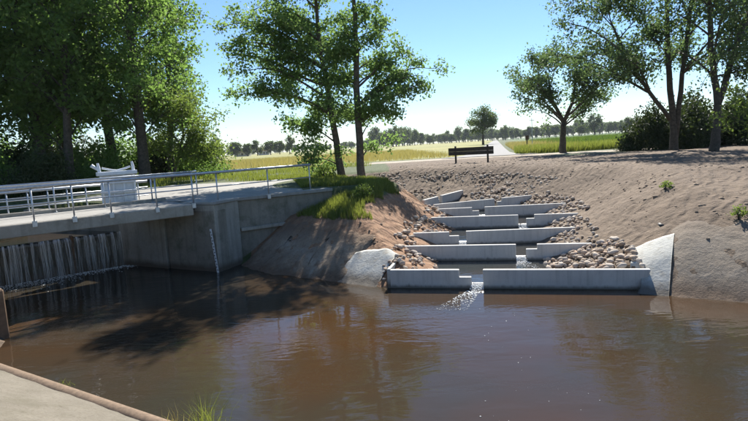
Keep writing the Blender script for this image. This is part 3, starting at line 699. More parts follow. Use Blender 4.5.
# ------------------------------------------------------------------ fish-ladder baffles
names = ['front grey concrete baffle standing in the basin, notched beside its gap', 'second baffle of the fish ladder, notched right panel, just above the front pool',
         'third baffle up the fish ladder with its gap near the left end', 'fourth baffle up the fish ladder, long left panel and short notched right panel',
         'fifth baffle up the fish ladder, notch near the red bank', 'sixth baffle, turned obliquely where the ladder bends', 'topmost short baffle turned along the bend among rubble']
for i, (a, b, top, fr_) in enumerate(BAFFLES):
    a, b = Vector(a), Vector(b); L = (b - a).length; d = (b - a).normalized(); d3 = Vector((d.x, d.y, 0)); n3 = Vector((d.y, -d.x, 0)); a3 = Vector((a.x, a.y, 0))
    t = thing('baffle_wall', names[i], 'baffle wall', ((a.x + b.x) / 2, (a.y + b.y) / 2, top - 0.9), group='fish ladder baffles')
    th = 0.075; z0 = top - 0.95 if i else -0.7; g0_, g1_, g2_ = (f * L for f in fr_); nd_ = 0.20 if i == 0 else 0.15
    odd = i % 2 == 0
    if odd:   # notch on the left panel: [0,g0] full, [g0,g1] low, gap [g1,g2]
        prof = [(0, z0), (g1_, z0), (g1_, top - nd_), (g0_, top - nd_), (g0_, top), (0, top)]; prof2 = [(g2_, z0), (L, z0), (L, top), (g2_, top)]
    else:     # gap [g0,g1], then low notch [g1,g2]
        prof = [(0, z0), (g0_, z0), (g0_, top), (0, top)]; prof2 = [(g1_, z0), (L, z0), (L, top), (g2_, top), (g2_, top - nd_), (g1_, top - nd_)]
    if i == 0: prof2 = [(g2_, z0), (L - 0.25, z0), (L + 0.12, top), (g2_, top)]
    bm_ = baffle_mat(0.0 if i == 0 else level(i - 1))
    for pf in (prof, prof2):
        n = len(pf); vsx = [a3 + d3 * s + n3 * th + Vector((0, 0, z)) for s, z in pf] + [a3 + d3 * s - n3 * th + Vector((0, 0, z)) for s, z in pf]
        mb = MB().add(vsx, [tuple(range(n)), tuple(range(2 * n - 1, n - 1, -1))] + [(k, k + n, (k + 1) % n + n, (k + 1) % n) for k in range(n)])
        child(mb, 'panel', bm_, t, bevel=0.012)
    mb = MB(); mb.frame(a3, d3, n3, (0, 0, 1), g0_ - 0.15, g2_ + 0.15, -0.14, -0.082, z0, top - 0.42); child(mb, 'sill', M['concrete_baffle'], t)
    if i == 0:
        mb = MB(); mb.frame(a3, d3, n3, (0, 0, 1), -0.07, 0.02, -0.9, th + 0.01, z0, top + 0.03); child(mb, 'end_post', M['concrete_fresh'], t, bevel=0.01)
    # little spill of white water in the gap and foam below it
    gm_ = (g1_ + g2_) / 2 if odd else (g0_ + g1_) / 2
    if i < 5:
        cs = []; rs = []
        lo = 0.0 if i == 0 else level(i - 1)
        gw = (g2_ - g1_) if odd else (g1_ - g0_)
        for k in range(750 if i == 0 else 380):
            f = RS.rand() ** 1.3; out = f * (1.9 if i == 0 else 1.3); wid = gw * 0.45 + 0.28 * f
            p = a3 + d3 * (gm_ + (RS.rand() - 0.5) * 2 * wid + (-0.55 * f if i == 0 else 0.2 * f)) + n3 * (0.1 + out)
            cs.append((p.x, p.y, lo + 0.005 + max(0, 0.10 * (1 - f * 9)))); rs.append((0.005 + 0.018 * RS.rand() ** 2) * (1.2 - 0.7 * f))
        o = blobs('foam', cs, rs, M['foam'], ('white foam flecks drifting from the gap of the front baffle', 'white foam in the front pool below the second baffle gap', 'white foam below the third baffle gap', 'white foam below the fourth baffle gap', 'white foam below the fifth baffle gap')[i], 0.35, 30 + i)
        mb = MB()
        for k in range(14):
            s = gm_ + (RS.rand() - 0.5) * gw * 0.9; w = 0.015 + 0.03 * RS.rand(); zt = level(i) + 0.005
            P = [a3 + d3 * (s + e * w) + n3 * (-0.05 + 0.22 * f) + Vector((0, 0, zt - (zt - lo) * f ** 1.7)) for f in (0, 0.4, 0.75, 1.0) for e in (-1, 1)]
            mb.add(P, [(0, 1, 3, 2), (2, 3, 5, 4), (4, 5, 7, 6)])
        o2 = mb.build('spill', M['falling_water'], None, True); tag(o2, ['water spilling through the front baffle gap', 'water spilling through the second baffle gap', 'water spilling through the third baffle gap', 'water spilling through the fourth baffle gap', 'water spilling through the fifth baffle gap'][i], None, kind='stuff')
# drifting flecks on the basin
cs = []; rs = []
for k in range(40):
    f = RS.rand() ** 0.8; x = 2.6 + 0.55 * RS.randn() * (0.5 + f) - 0.2 * f; y = 13.4 - 7.5 * f
    cs.append((x, y, 0.004)); rs.append(0.004 + 0.011 * RS.rand() ** 2)
blobs('foam_flecks', cs, rs, M['foam'], 'tiny white flecks drifting on the basin water', 0.4, 77)

# ------------------------------------------------------------------ rubble stones
def stone_mesh(seed):
    import bmesh
    r = np.random.RandomState(seed); bm = bmesh.new(); bmesh.ops.create_icosphere(bm, subdivisions=2, radius=1.0)
    ax = r.randn(5, 3); ax /= np.linalg.norm(ax, axis=1)[:, None]; cut = 0.50 + 0.30 * r.rand(5)
    for v in bm.verts:
        p = np.array(v.co)
        for k in range(5):
            d = p @ ax[k]
            if d > cut[k]: p = p - ax[k] * (d - cut[k]) * 0.9
        p *= np.array([1.0, 0.78 + 0.2 * (seed % 2), 0.62]) * (1 + 0.06 * r.randn()); v.co = Vector(p)
    m = bpy.data.meshes.new('stone'); bm.to_mesh(m); bm.free(); m.polygons.foreach_set('use_smooth', [True] * len(m.polygons)); m.materials.append(M['stone']); return m
SM = [stone_mesh(s) for s in range(7)]
cand = []
def scatter(n, x0, x1, y0, y1, test, rmin, rmax, pile=0.0):
    x = x0 + (x1 - x0) * RS.rand(n); y = y0 + (y1 - y0) * RS.rand(n); z, best_, side_, _ = base_ground(x, y); ok = test(x, y, z, best_, side_)
    for xx, yy, zz in zip(x[ok], y[ok], z[ok]):
        r = rmin + (rmax - rmin) * RS.rand() ** 1.8; cand.append((xx, yy, zz + r * (0.25 if pile else 0.0) + pile * RS.rand(), r))
def row(i, x, y):      # signed distance behind baffle i
    a, b = BAFFLES[i][0], BAFFLES[i][1]; dx, dy = b[0] - a[0], b[1] - a[1]; l = math.hypot(dx, dy)
    return (dx * (y - a[1]) - dy * (x - a[0])) / l, (dx * (x - a[0]) + dy * (y - a[1])) / l
for i in range(6):
    a, b, top, _ = BAFFLES[i]
    def right(x, y, z, be, si, i=i, top=top):
        d, s = row(i, x, y); d2, _ = row(i + 1, x, y)
        lo = 1.25 if i == 0 else 1.75
        return (d > 0.16) & (d2 < -0.16) & (si < 0) & (be > lo + 0.25 * np.abs(fbm(x * 2, y * 2, 5))) & (be < (3.6 if i == 0 else 3.3)) & (z < top + 0.28) & (s < (math.hypot(BAFFLES[i][1][0]-BAFFLES[i][0][0], BAFFLES[i][1][1]-BAFFLES[i][0][1]) + (0.02 if i == 0 else 0.6)))
    def left(x, y, z, be, si, i=i, top=top):
        d, s = row(i, x, y); d2, _ = row(i + 1, x, y)
        return (d > 0.16) & (d2 < -0.16) & (si > 0) & (be > (1.85 if i == 0 else 2.0)) & (be < 3.4) & (z < top + 0.25)
    scatter(2600 if i == 0 else 900, min(a[0], b[0]) - 0.5, max(a[0], b[0]) + 1.6, min(a[1], b[1]) - 0.3, max(a[1], b[1]) + 3.4, right, 0.04, 0.135 if i == 0 else 0.12, 0.03)
    scatter(1300 if i == 0 else 700, min(a[0], b[0]) - 1.2, max(a[0], b[0]) + 0.5, min(a[1], b[1]) - 0.3, max(a[1], b[1]) + 3.4, left, 0.04, 0.13, 0.05)
# upper rubble: the bend and its far bank
scatter(4200, -1, 10, 25.5, 37, lambda x, y, z, be, si: (be > 0.9 + 0.8 * fbm(x * 1.2, y * 1.2, 9)) & (be < 4.7) & (row(5, x, y)[0] > 0.3) & (z < 2.15) & ((si < 0) | (be > 2.0)) & (fbm(x * 0.9, y * 0.9, 23) > -0.2), 0.025, 0.115)
cand.sort(key=lambda c: -c[3] * c[3] / (c[1] ** 2))
bed = tag(bpy.data.objects.new('rubble_bed', None), kind='structure'); COL.objects.link(bed); bed.location = (4, 16, 0.3)
for k, (x, y, z, r) in enumerate(cand[:300]):
    o = bpy.data.objects.new('stone', SM[k % 7]); COL.objects.link(o); o.parent = bed
    o.location = (x - 4, y - 16, z - 0.3); s = r; o.scale = (s * (0.9 + 0.3 * RS.rand()), s * (0.85 + 0.3 * RS.rand()), s * (0.85 + 0.3 * RS.rand()))
    o.rotation_euler = (RS.randn() * 0.3, RS.randn() * 0.3, RS.rand() * 6.28)
rest = cand[300:]
o = blobs('rubble', [(c[0] - 4, c[1] - 16, c[2] - 0.3) for c in rest], [c[3] for c in rest], M['stone'], None, 0.72, 91); o.parent = bed
# clods lying on the bare soil
n = 5500; x = -0.5 + 17.5 * RS.rand(n); y = 13 + 27 * RS.rand(n); z, be, si, ins_ = base_ground(x, y); sm = soil_mask(x, y, be, si)
ok = (sm > 0.6) & (z > 0.9) & (fbm(x * 0.8, y * 0.8, 41) > -0.05) & ((be > 3.6) | (y > 31)); zz = ground_z(x, y)
cl = [(a, b, c) for a, b, c in zip(x[ok], y[ok], zz[ok])]
def clod_mat():
    t = NT('clod'); nz = t.noise(t.pos(), 6, 4, 0.6); c = t.ramp(nz, [(0.3, (0.17, 0.12, 0.08)), (0.7, (0.31, 0.235, 0.17))]); return t.fin(c, 0.95, t.bump(nz, 0.5, 0.03))
M['clod'] = clod_mat()
blobs('soil_clods', cl, 0.015 + 0.06 * RS.rand(len(cl)) ** 4, M['clod'], 'small clods of earth scattered over the bare soil', 0.6, 55)

# ------------------------------------------------------------------ barrier, posts, pipe
bp = Vector((7.15, 38.7)); bdir = Vector((8.22 - 6.13, 37.6 - 39.0)).normalized(); bn = Vector((bdir.y, -bdir.x))
bz_ = gz(bp.x, bp.y)
ba = thing('wooden_barrier', 'dark wooden plank barrier on two posts closing the bare soil by the road', 'barrier', (bp.x, bp.y, bz_))
b3, n3 = Vector((bdir.x, bdir.y, 0)), Vector((bn.x, bn.y, 0)); o3 = Vector((bp.x, bp.y, bz_))
for k, zc in enumerate((0.56, 0.83)):
    m = MB(); m.frame(o3, b3, n3, (0, 0, 1), -1.72, 1.72, 0.05, 0.10, zc, zc + 0.265); child(m, 'plank', M['dark_wood'], ba, bevel=0.01)
for s in (-1.25, 1.2):
    m = MB(); m.frame(o3, b3, n3, (0, 0, 1), s, s + 0.11, -0.06, 0.048, -0.4, 1.22); child(m, 'post', M['dark_wood'], ba, bevel=0.01)
sx, sy = 0.85, 30.2; sz = gz(sx, sy)
st = thing('wooden_post', 'short dark wooden post with a plank at the edge of the grassy berm', 'post', (sx, sy, sz))
m = MB(); m.frame((sx, sy, sz), (1, 0, 0), (0, 1, 0), (0, 0, 1), -0.10, 0.10, -0.1, 0.1, -0.4, 0.75); child(m, 'post', M['dark_wood'], st, bevel=0.02)
m = MB(); m.frame((sx, sy, sz), (1, 0, 0), (0, 1, 0), (0, 0, 1), -0.15, 0.75, -0.16, -0.102, -0.10, 0.16); child(m, 'plank', M['dark_wood'], st, bevel=0.01)
pz = gz(8.05, 14.9)
pp = thing('drain_pipe', 'dark drain pipe end poking from the soil above the pale apron', 'pipe', (8.05, 14.9, pz))
m = MB(); dirp = Vector((-0.25, -0.96, -0.05)).normalized(); c0 = Vector((8.05, 14.9, pz - 0.06))
ring = []
for k, (f, r) in enumerate(((-0.6, 0.085), (0.02, 0.085), (0.02, 0.07), (-0.25, 0.07))): ring.append((c0 + dirp * f, r))
m.tube([q for q, _ in ring], [r for _, r in ring], 14); child(m, 'pipe', M['pipe_dark'], pp, smooth=True)
# road marker and a thin pole beside the road
def marker(x, y, h, r, nm, label, cat, mat, plate=False):
    z = gz(x, y); t = thing(nm, label, cat, (x, y, z)); m = MB(); m.tube([(x, y, z - 0.3), (x, y, z + h)], r, 8); child(m, 'pole', M[mat], t)
    if plate: m = MB(); m.box(x - 0.2, x + 0.2, y - 0.05 - r, y - r - 0.01, z + h - 0.5, z + h); child(m, 'panel', M['rust'], t, bevel=0.01)
    else: m = MB(); m.tube([(x - 0.3, y, z + h - 0.25), (x + 0.3, y, z + h - 0.25)], 0.03, 6); child(m, 'cross_arm', M[mat], t)
marker(17.9, 62, 1.75, 0.06, 'road_sign', 'small brown sign on a post in the verge beside the road', 'sign', 'dark_wood', True)
marker(18.8, 63, 3.7, 0.035, 'utility_pole', 'thin tall grey pole in the verge behind the small sign', 'pole', 'galvanised')

# ------------------------------------------------------------------ trees
def leaf_quads(P, size, r, up=0.35, aspect=0.62):
    n = len(P)
    nrm = r.randn(n, 3); nrm[:, 2] += up * 2; nrm /= np.linalg.norm(nrm, axis=1)[:, None]
    a = r.randn(n, 3); a -= (a * nrm).sum(1)[:, None] * nrm; a /= np.linalg.norm(a, axis=1)[:, None]; b = np.cross(nrm, a)
    s = size * (0.6 + 0.7 * r.rand(n))[:, None]; fold = nrm * s * 0.12
    V = np.stack([P - a * s * 0.5, P + b * s * 0.5 * aspect + fold, P + a * s * 0.5, P - b * s * 0.5 * aspect + fold], 1).reshape(-1, 3)
    return V, np.arange(4 * n).reshape(n, 4)
def bez(a, b, c, d, n):
    return [a * (1 - t) ** 3 + b * 3 * t * (1 - t) ** 2 + c * 3 * t * t * (1 - t) + d * t ** 3 for t in np.linspace(0, 1, n)]
def tree_meshes(seed, stems, tips, leaf, spread, per, sub=7, twig=0.9, droop=0.1, limb_r=0.07, sides=8, min_z=1.0, sub_r=0.5, flat=0.5):
    """stems: list of [(x,y,z,r),...] polylines in local metres; tips: points where limbs end"""
    r = np.random.RandomState(seed); mb = MB(); sp = []; A = []
    for s in stems:
        P = [Vector(q[:3]) for q in s]; R = [q[3] for q in s]; Q = []; QR = []
        for i in range(len(P) - 1):
            for f in np.linspace(0, 1, 5)[:-1 if i < len(P) - 2 else None]:
                Q.append(P[i].lerp(P[i + 1], f) + Vector((r.randn() * 0.02, r.randn() * 0.02, 0))); QR.append(R[i] + (R[i + 1] - R[i]) * f)
        mb.tube(Q, QR, sides); sp += list(zip(Q, QR))
    for tp in tips:
        T = Vector(tp); best_ = None
        for q, qr in sp:
            h = math.hypot(T.x - q.x, T.y - q.y); want = T.z - flat * h - 0.4
            c = abs(q.z - max(want, min_z)) * 1.0 + h * 0.8 + (6 if q.z > T.z else 0)
            if best_ is None or c < best_[0]: best_ = (c, q, qr)
        q, qr = best_[1], best_[2]; dv = T - q; L = dv.length
        mid1 = q + Vector((dv.x * 0.25, dv.y * 0.25, dv.z * 0.45)) + Vector(r.randn(3)) * 0.06 * L; mid2 = q + Vector((dv.x * 0.65, dv.y * 0.65, dv.z * 0.95 + droop * L)) + Vector(r.randn(3)) * 0.06 * L
        C = bez(q, mid1, mid2, T, 9); r0 = min(qr * 0.6, limb_r * (0.4 + 0.16 * L)); mb.tube(C, [max(r0 * (1 - 0.85 * f), 0.008) for f in np.linspace(0, 1, 9)], 6)
        nsub = max(3, int(sub * (0.6 + 0.8 * r.rand())))
        for k in range(nsub):
            f = 0.30 + 0.70 * (k + r.rand()) / nsub; j = min(int(f * 8), 7); p = C[j].lerp(C[j + 1], f * 8 - j)
            d = Vector(r.randn(3)); d.z = d.z * 0.6 + 0.15; d = (d.normalized() + (dv.normalized() * 0.6)).normalized(); ln = twig * (0.6 + 0.8 * r.rand())
            e = p + d * ln + Vector((0, 0, -droop * ln)); mmid = p.lerp(e, 0.5) + Vector((0, 0, 0.08 * ln))
            mb.tube([p, mmid, e], [0.018 * sub_r * 2, 0.012 * sub_r * 2, 0.005], 4, False)
            for f2 in (0.45, 0.75, 1.0): A.append((p.lerp(e, f2), 1.0))
            for _ in range(2):
                d2 = (d + Vector(r.randn(3)) * 0.8).normalized(); st_ = p.lerp(e, 0.4 + 0.5 * r.rand()); e2 = st_ + d2 * ln * 0.6
                mb.tube([st_, e2], [0.008, 0.004], 3, False); A.append((st_.lerp(e2, 0.5), 0.8)); A.append((e2, 1.0))
    A = np.array([a[0] for a in A])
    P = np.repeat(A, per, 0); P = P + r.randn(len(P), 3) * spread * np.array([1, 1, 0.75])
    keep = r.rand(len(P)) < 0.9; V, Fq = leaf_quads(P[keep], leaf, r)
    return mb.mesh('trunk', True), mesh_np('crown', V, Fq)
def put_tree(name, label, loc, meshes, leafmat, bark, group=None, rz=0, sc=1.0, cat='tree'):
    t = thing(name, label, cat, loc, rz, group); t.scale = (sc, sc, sc)
    link('trunk', meshes[0], bark, t); link('crown', meshes[1], leafmat, t); return t
def off(tips, base, ydev, seed):
    r = np.random.RandomState(seed); return [(x - base[0], ydev * (r.rand() * 2 - 1), z - base[2]) for x, z in tips]

# two slender trees on the berm
b1 = (-1.53, 28.3, gz(-1.53, 28.3)); b2 = (-0.56, 27.5, gz(-0.56, 27.5))
T1 = [(-7.06, 10.0), (-6.8, 7.22), (-5.45, 6.63), (-3.95, 10.56), (-3.33, 8.53), (-5.68, 11.15), (-2.59, 5.95), (-3.6, 4.98), (-3.11, 3.4), (-1.03, 8.4), (-1.19, 5.87), (-4.42, 7.84), (-6.92, 8.74),
      (-1.56, 11.89), (-3.02, 12.71), (-4.3, 12.54), (-2.29, 7.21), (-6.2, 9.4), (-5.0, 9.2), (-2.6, 10.0), (-1.6, 13.6), (-5.4, 12.6), (-2.6, 14.5), (-1.2, 14.5), (-5.9, 8.0), (-4.6, 10.2), (-3.6, 11.6), (-2.0, 9.2)]
mt1 = tree_meshes(101, [[(0, 0, -0.4, 0.26), (-0.12, 0, 1.5, 0.19), (-0.45, 0.05, 4.5, 0.15), (-0.75, 0.1, 7.5, 0.11), (-0.8, 0, 10.5, 0.07), (-0.9, 0, 12.5, 0.03)]], off(T1, b1, 1.9, 5), 0.175, 0.23, 22, sub=8, twig=0.85, min_z=1.2, flat=0.22, droop=0.16)
put_tree('young_tree', 'slender leaning tree on the grassy berm with long leafy boughs over the railing', b1, mt1, M['leaf_poplar'], M['bark'])
T2 = [(3.31, 7.75), (2.67, 6.81), (1.71, 7.6), (1.36, 5.75), (1.31, 9.31), (0.9, 6.42), (0.52, 4.21), (0.48, 10.32), (-0.5, 12.03), (1.24, 12.39), (-0.93, 9.2), (2.15, 8.3), (0.37, 5.22), (-1.29, 7.53), (2.9, 7.3), (-0.8, 10.6), (0.4, 13.5), (-1.0, 13.2), (-0.9, 5.6), (0.8, 8.3)]
mt2 = tree_meshes(102, [[(0, 0, -0.4, 0.27), (0.02, 0, 1.5, 0.20), (0.08, 0, 5, 0.17), (0.2, 0.1, 8.5, 0.12), (0.3, 0, 11.5, 0.06), (0.3, 0, 13, 0.02)]], off(T2, b2, 1.6, 6), 0.175, 0.21, 19, sub=6, twig=0.65, min_z=1.2, flat=0.3)
put_tree('young_tree', 'straight trunked tree on the grassy berm with one bough reaching over the ladder', b2, mt2, M['leaf_poplar'], M['bark'])

# tree beside the road, round open crown
b3_ = (16.84, 47.5, 2.34)
T3 = [(12.38, 8.72), (13.21, 7.31), (14.14, 10.05), (15.45, 10.56), (16.75, 10.99), (18.02, 10.24), (19.31, 9.33), (20.59, 7.98), (21.2, 8.54), (20.15, 7.16), (19.26, 6.1), (14.05, 6.24), (15.38, 7.44), (17.13, 8.61), (18.42, 7.69), (15.85, 9.11), (12.79, 7.85), (20.84, 6.69), (13.6, 9.0), (16.2, 10.0), (18.8, 8.6), (14.6, 8.4), (17.4, 9.6)]
mt3 = tree_meshes(103, [[(0, 0, -0.4, 0.34), (0.02, 0, 1.4, 0.25), (0.1, 0, 2.6, 0.22)], [(0.1, 0, 2.6, 0.18), (-0.7, 0.3, 4.6, 0.12), (-1.1, 0.2, 6.6, 0.05)], [(0.1, 0, 2.6, 0.18), (0.9, -0.3, 4.6, 0.12), (1.2, 0, 6.8, 0.05)]],
                  off(T3, b3_, 3.4, 7), 0.24, 0.30, 9, sub=8, twig=0.9, min_z=2.2, sub_r=0.8)
put_tree('roadside_tree', 'small tree with a round open crown at the edge of the maize field', b3_, mt3, M['leaf_oak'], M['bark_dark'])

# big trees on the right
b4 = (21.3, 38, 2.34)
T4 = [(14.46, 11.64), (15.47, 10.58), (14.09, 9.66), (16.18, 12.2), (17.17, 8.81), (15.1, 8.26), (16.13, 7.53), (18.9, 11.38), (19.59, 10.01), (18.22, 12.73), (20.27, 10.64), (21.64, 10.89), (23.02, 9.81), (22.35, 8.51), (18.9, 8.71), (23.34, 11.78), (24.4, 9.4),
      (15, 13.4), (17, 14.5), (19.5, 14), (21.5, 14.5), (23.5, 14), (25.2, 12.4), (16.4, 13.2), (20.5, 16.5), (23, 16.5), (18, 16), (25.5, 15), (14.9, 9.0), (17.6, 10.4), (25.4, 10.6)]
mt4 = tree_meshes(104, [[(0, 0, -0.4, 0.32), (-0.1, 0, 2, 0.22), (-0.5, 0, 6.5, 0.17), (-0.5, 0.2, 12, 0.10), (-0.3, 0, 14.5, 0.03)], [(0.1, 0, 1.0, 0.19), (0.4, -0.2, 5.2, 0.15), (1.15, 0, 10, 0.12), (1.7, 0, 13, 0.03)],
                        [(-0.3, 0, 2.2, 0.15), (-2.3, -0.3, 4.7, 0.12), (-3.8, -0.2, 7.4, 0.11), (-4.4, 0, 9.0, 0.05)]], off(T4, b4, 4.2, 8), 0.22, 0.34, 12, sub=8, twig=1.05, min_z=4.0, sub_r=0.8)
put_tree('big_tree', 'tall many stemmed tree with a long bough sweeping out over the soil', b4, mt4, M['leaf_oak'], M['bark_dark'])
b5 = (20.7, 32.7, gz(20.7, 32.7))
T5 = [(19.21, 10.17), (21.85, 10.58), (22.67, 8.25), (20.99, 9.49), (19.83, 7.9), (22.4, 7.4), (24.0, 6.9), (19.79, 11.27), (18.8, 12.6), (21.0, 13.0), (23, 12.4), (24.6, 11), (25.2, 9.0), (19.4, 14.5), (22, 15), (24.2, 14), (26, 12), (18.2, 11), (17.6, 13), (20, 12), (18.6, 15.5), (21, 16.5), (23, 16), (25, 15.5), (22.2, 11.6), (23.6, 10), (19, 9.2), (20.4, 15)]
mt5 = tree_meshes(105, [[(0, 0, -0.4, 0.32), (0.2, 0, 1.5, 0.23), (0.25, 0, 2.8, 0.21), (-0.25, 0, 6, 0.16), (-0.2, 0.2, 9, 0.13), (0, 0, 12.5, 0.04)], [(0.25, 0, 2.8, 0.20), (1.5, 0.2, 6.5, 0.15), (2.4, 0, 9, 0.10), (3.0, 0, 11.5, 0.03)]],
                  off(T5, b5, 3.8, 9), 0.20, 0.31, 12, sub=7, twig=0.95, min_z=4.5, sub_r=0.8)
put_tree('big_tree', 'forked tall tree standing on the soil in front of the dark hedge', b5, mt5, M['leaf_oak'], M['bark_dark'])
# young bright tree at the right edge
b6 = (18.5, 25.6, gz(18.5, 25.6)); T6 = [(-1.6, 3.2), (-1.5, 2.5), (-1.7, 1.9), (-0.8, 3.8), (0.3, 4.4), (0.8, 3.2), (-1.2, 2.0), (0.9, 2.4), (-0.6, 2.8), (0.2, 1.9), (-1.0, 1.5)]
mt6 = tree_meshes(106, [[(0, 0, -0.3, 0.09), (0, 0, 2, 0.06), (0.1, 0, 4, 0.02)]], [(x, RND.uniform(-0.8, 0.8), z) for x, z in T6], 0.16, 0.20, 8, sub=5, twig=0.5, min_z=0.8)
put_tree('sapling', 'bright green leafy sapling on the soil below the forked tree', b6, mt6, M['leaf_bright'], M['bark'])

# grove on the left: three grown models, several copies each turned and scaled
def grove_tree(seed, h, rad, tr):
    r = np.random.RandomState(seed); tips = []
    n = 34
    for k in range(n):
        f = (k + 0.5) / n; z = h * 0.24 + h * 0.76 * f; prof = rad * (0.72 + 0.38 * math.sin(math.pi * min(1, f * 1.05)) - 0.45 * max(0, f - 0.7) / 0.3)
        a = k * 2.39996 + r.randn() * 0.3; q = prof * math.sqrt(0.25 + 0.75 * r.rand()); tips.append((q * math.cos(a), q * math.sin(a), z + r.randn() * 0.4))
    return tree_meshes(seed, [[(0, 0, -0.4, tr * 1.35), (0.05, 0, 1.5, tr), (r.randn() * 0.2, r.randn() * 0.2, h * 0.45, tr * 0.75), (r.randn() * 0.3, r.randn() * 0.3, h * 0.75, tr * 0.4), (0, 0, h * 0.97, 0.03)]],
                      tips, 0.26, 0.30, 8, sub=8, twig=1.2, min_z=1.0, limb_r=0.06, sub_r=0.7)
GT = [grove_tree(201, 16.5, 3.6, 0.30), grove_tree(202, 15.0, 3.2, 0.24), grove_tree(203, 18.0, 3.9, 0.36)]
gspots = [(-23.5, 31.0, 2, 0.3, 1.0), (-20.2, 33.5, 0, 1.7, 1.0), (-17.6, 31.8, 1, 2.9, 1.05), (-14.3, 34.4, 2, 4.1, 0.92), (-26.5, 36.0, 1, 5.0, 1.1), (-18.2, 38.5, 0, 0.9, 1.08), (-22.8, 40.5, 2, 2.2, 1.0), (-15.4, 42.0, 1, 3.3, 1.0), (-29.5, 33.0, 0, 4.4, 1.05), (-26, 44, 2, 1.2, 1.05), (-33, 42, 0, 2.6, 1.1)]
for i, (x, y, k, rz, sc) in enumerate(gspots):
    put_tree('grove_tree', 'tall dark leafy tree in the dense grove behind the bridge', (x, y, 2.33), GT[k], M['leaf_grove'], M['bark_dark'], 'trees of the grove behind the bridge', rz, sc)
T7 = [(-1.4, 2.2), (-0.8, 3.4), (0.2, 4.0), (1.2, 3.6), (1.9, 2.9), (2.2, 2.2), (1.6, 1.9), (0.6, 2.6), (2.6, 1.6), (-0.3, 4.6), (0.9, 4.9), (1.8, 4.2), (-1.2, 4.2), (2.4, 3.2), (1.0, 1.6), (-1.0, 5.2), (0.2, 5.6)]
mt7 = tree_meshes(107, [[(-1.0, 0, -0.3, 0.09), (-0.3, 0, 1.6, 0.08), (0.2, 0, 3.2, 0.06), (0.3, 0, 5.2, 0.02)]], [(x, RND.uniform(-1.6, 1.6), z) for x, z in T7], 0.19, 0.30, 12, sub=7, twig=0.8, min_z=1.4)
put_tree('edge_tree', 'light green small tree with thin leaning trunk at the grove edge by the field', (-12.6, 36.5, 2.34), mt7, M['leaf_bright'], M['bark'])

# shrubs: dense leaf mounds
def shrub_mesh(seed, rx, ry, h, n, leaf, stems=7):
    r = np.random.RandomState(seed); c = r.randn(60, 3); c /= np.linalg.norm(c, axis=1)[:, None]; c[:, 2] = np.abs(c[:, 2]); c *= (0.45 + 0.5 * r.rand(60))[:, None]
    c = c * np.array([rx, ry, h]); P = c[r.randint(0, 60, n)] + r.randn(n, 3) * np.array([rx, ry, h]) * 0.13; P[:, 2] = np.abs(P[:, 2]) + 0.05
    V, Fq = leaf_quads(P, leaf, r); mb = MB()
    for k in range(stems):
        q = c[r.randint(0, 60)]; mb.tube([(q[0] * 0.1, q[1] * 0.1, -0.2), (q[0] * 0.4, q[1] * 0.4, q[2] * 0.5), tuple(q)], [0.04, 0.03, 0.01], 5)
    return mb.mesh('stems', True), mesh_np('foliage', V, Fq)
def put_shrub(label, loc, me, mat, group=None, rz=0, sc=(1, 1, 1), nm='shrub'):
    t = thing(nm, label, 'shrub', loc, rz, group); t.scale = sc; link('stems', me[0], M['bark_dark'], t); link('foliage', me[1], mat, t); return t
HS = [shrub_mesh(301, 2.6, 2.0, 3.6, 9000, 0.22), shrub_mesh(302, 2.4, 2.2, 3.0, 8000, 0.22)]
for i, (x, y, sx_, sz_) in enumerate([(21.6, 42.5, 0.85, 1.0), (24.8, 42.0, 1.1, 1.1), (28.6, 41.0, 1.2, 1.15), (32.5, 40.0, 1.2, 1.2), (36.5, 39.0, 1.2, 1.2), (26.5, 44.5, 1.2, 1.35)]):
    put_shrub('dense dark hedge shrub under the big trees beside the field', (x, y, 2.3), HS[i % 2], M['leaf_hedge'], 'hedge shrubs under the big trees', i * 1.1, (sx_, 1, sz_), 'hedge_shrub')
US = [shrub_mesh(303, 2.4, 1.8, 2.8, 9000, 0.17), shrub_mesh(304, 2.2, 2.0, 2.2, 8000, 0.17)]
for i, (x, y, s) in enumerate([(-17.2, 28.4, 0.9), (-20.6, 28.8, 1.1), (-24.5, 28.6, 1.2), (-15.6, 30.4, 0.6), (-28, 30, 1.2), (-17.5, 34.5, 1.2), (-21.8, 35, 1.3), (-13.2, 40.5, 0.8), (-26, 34, 1.3), (-14.2, 44, 1.2), (-17.5, 46, 1.4), (-21.5, 47, 1.5), (-26, 48, 1.5), (-31, 46, 1.6)]):
    put_shrub('dark undergrowth shrub filling the foot of the grove', (x, y, 2.3), US[i % 2], M['leaf_grove'] if i % 3 else M['leaf_hedge'], 'undergrowth shrubs in the grove', i * 0.9, (s, s, s), 'undergrowth_shrub')
bs = shrub_mesh(305, 0.65, 0.6, 0.75, 520, 0.12)
put_shrub('leafy sprouting bush around the foot of the leaning berm tree', (-2.35, 27.6, gz(-2.35, 27.6)), bs, M['leaf_bright'])
bs2 = shrub_mesh(306, 0.45, 0.4, 0.42, 700, 0.09)
put_shrub('low green bush hanging over the left bank edge', (-0.35, 20.4, gz(-0.35, 20.4)), bs2, M['leaf_bright'])
ws = shrub_mesh(307, 0.22, 0.2, 0.22, 150, 0.08, 3)
put_shrub('small green weed on the bare soil slope above the pipe', (9.6, 17.6, gz(9.6, 17.6)), ws, M['leaf_bright'], nm='weed')
w2 = shrub_mesh(308, 0.25, 0.22, 0.26, 200, 0.07, 3)
put_shrub('green weed growing on top of the cracked grey bank', (9.55, 13.95, gz(9.55, 13.95) + 0.05), w2, M['leaf_bright'], nm='weed')

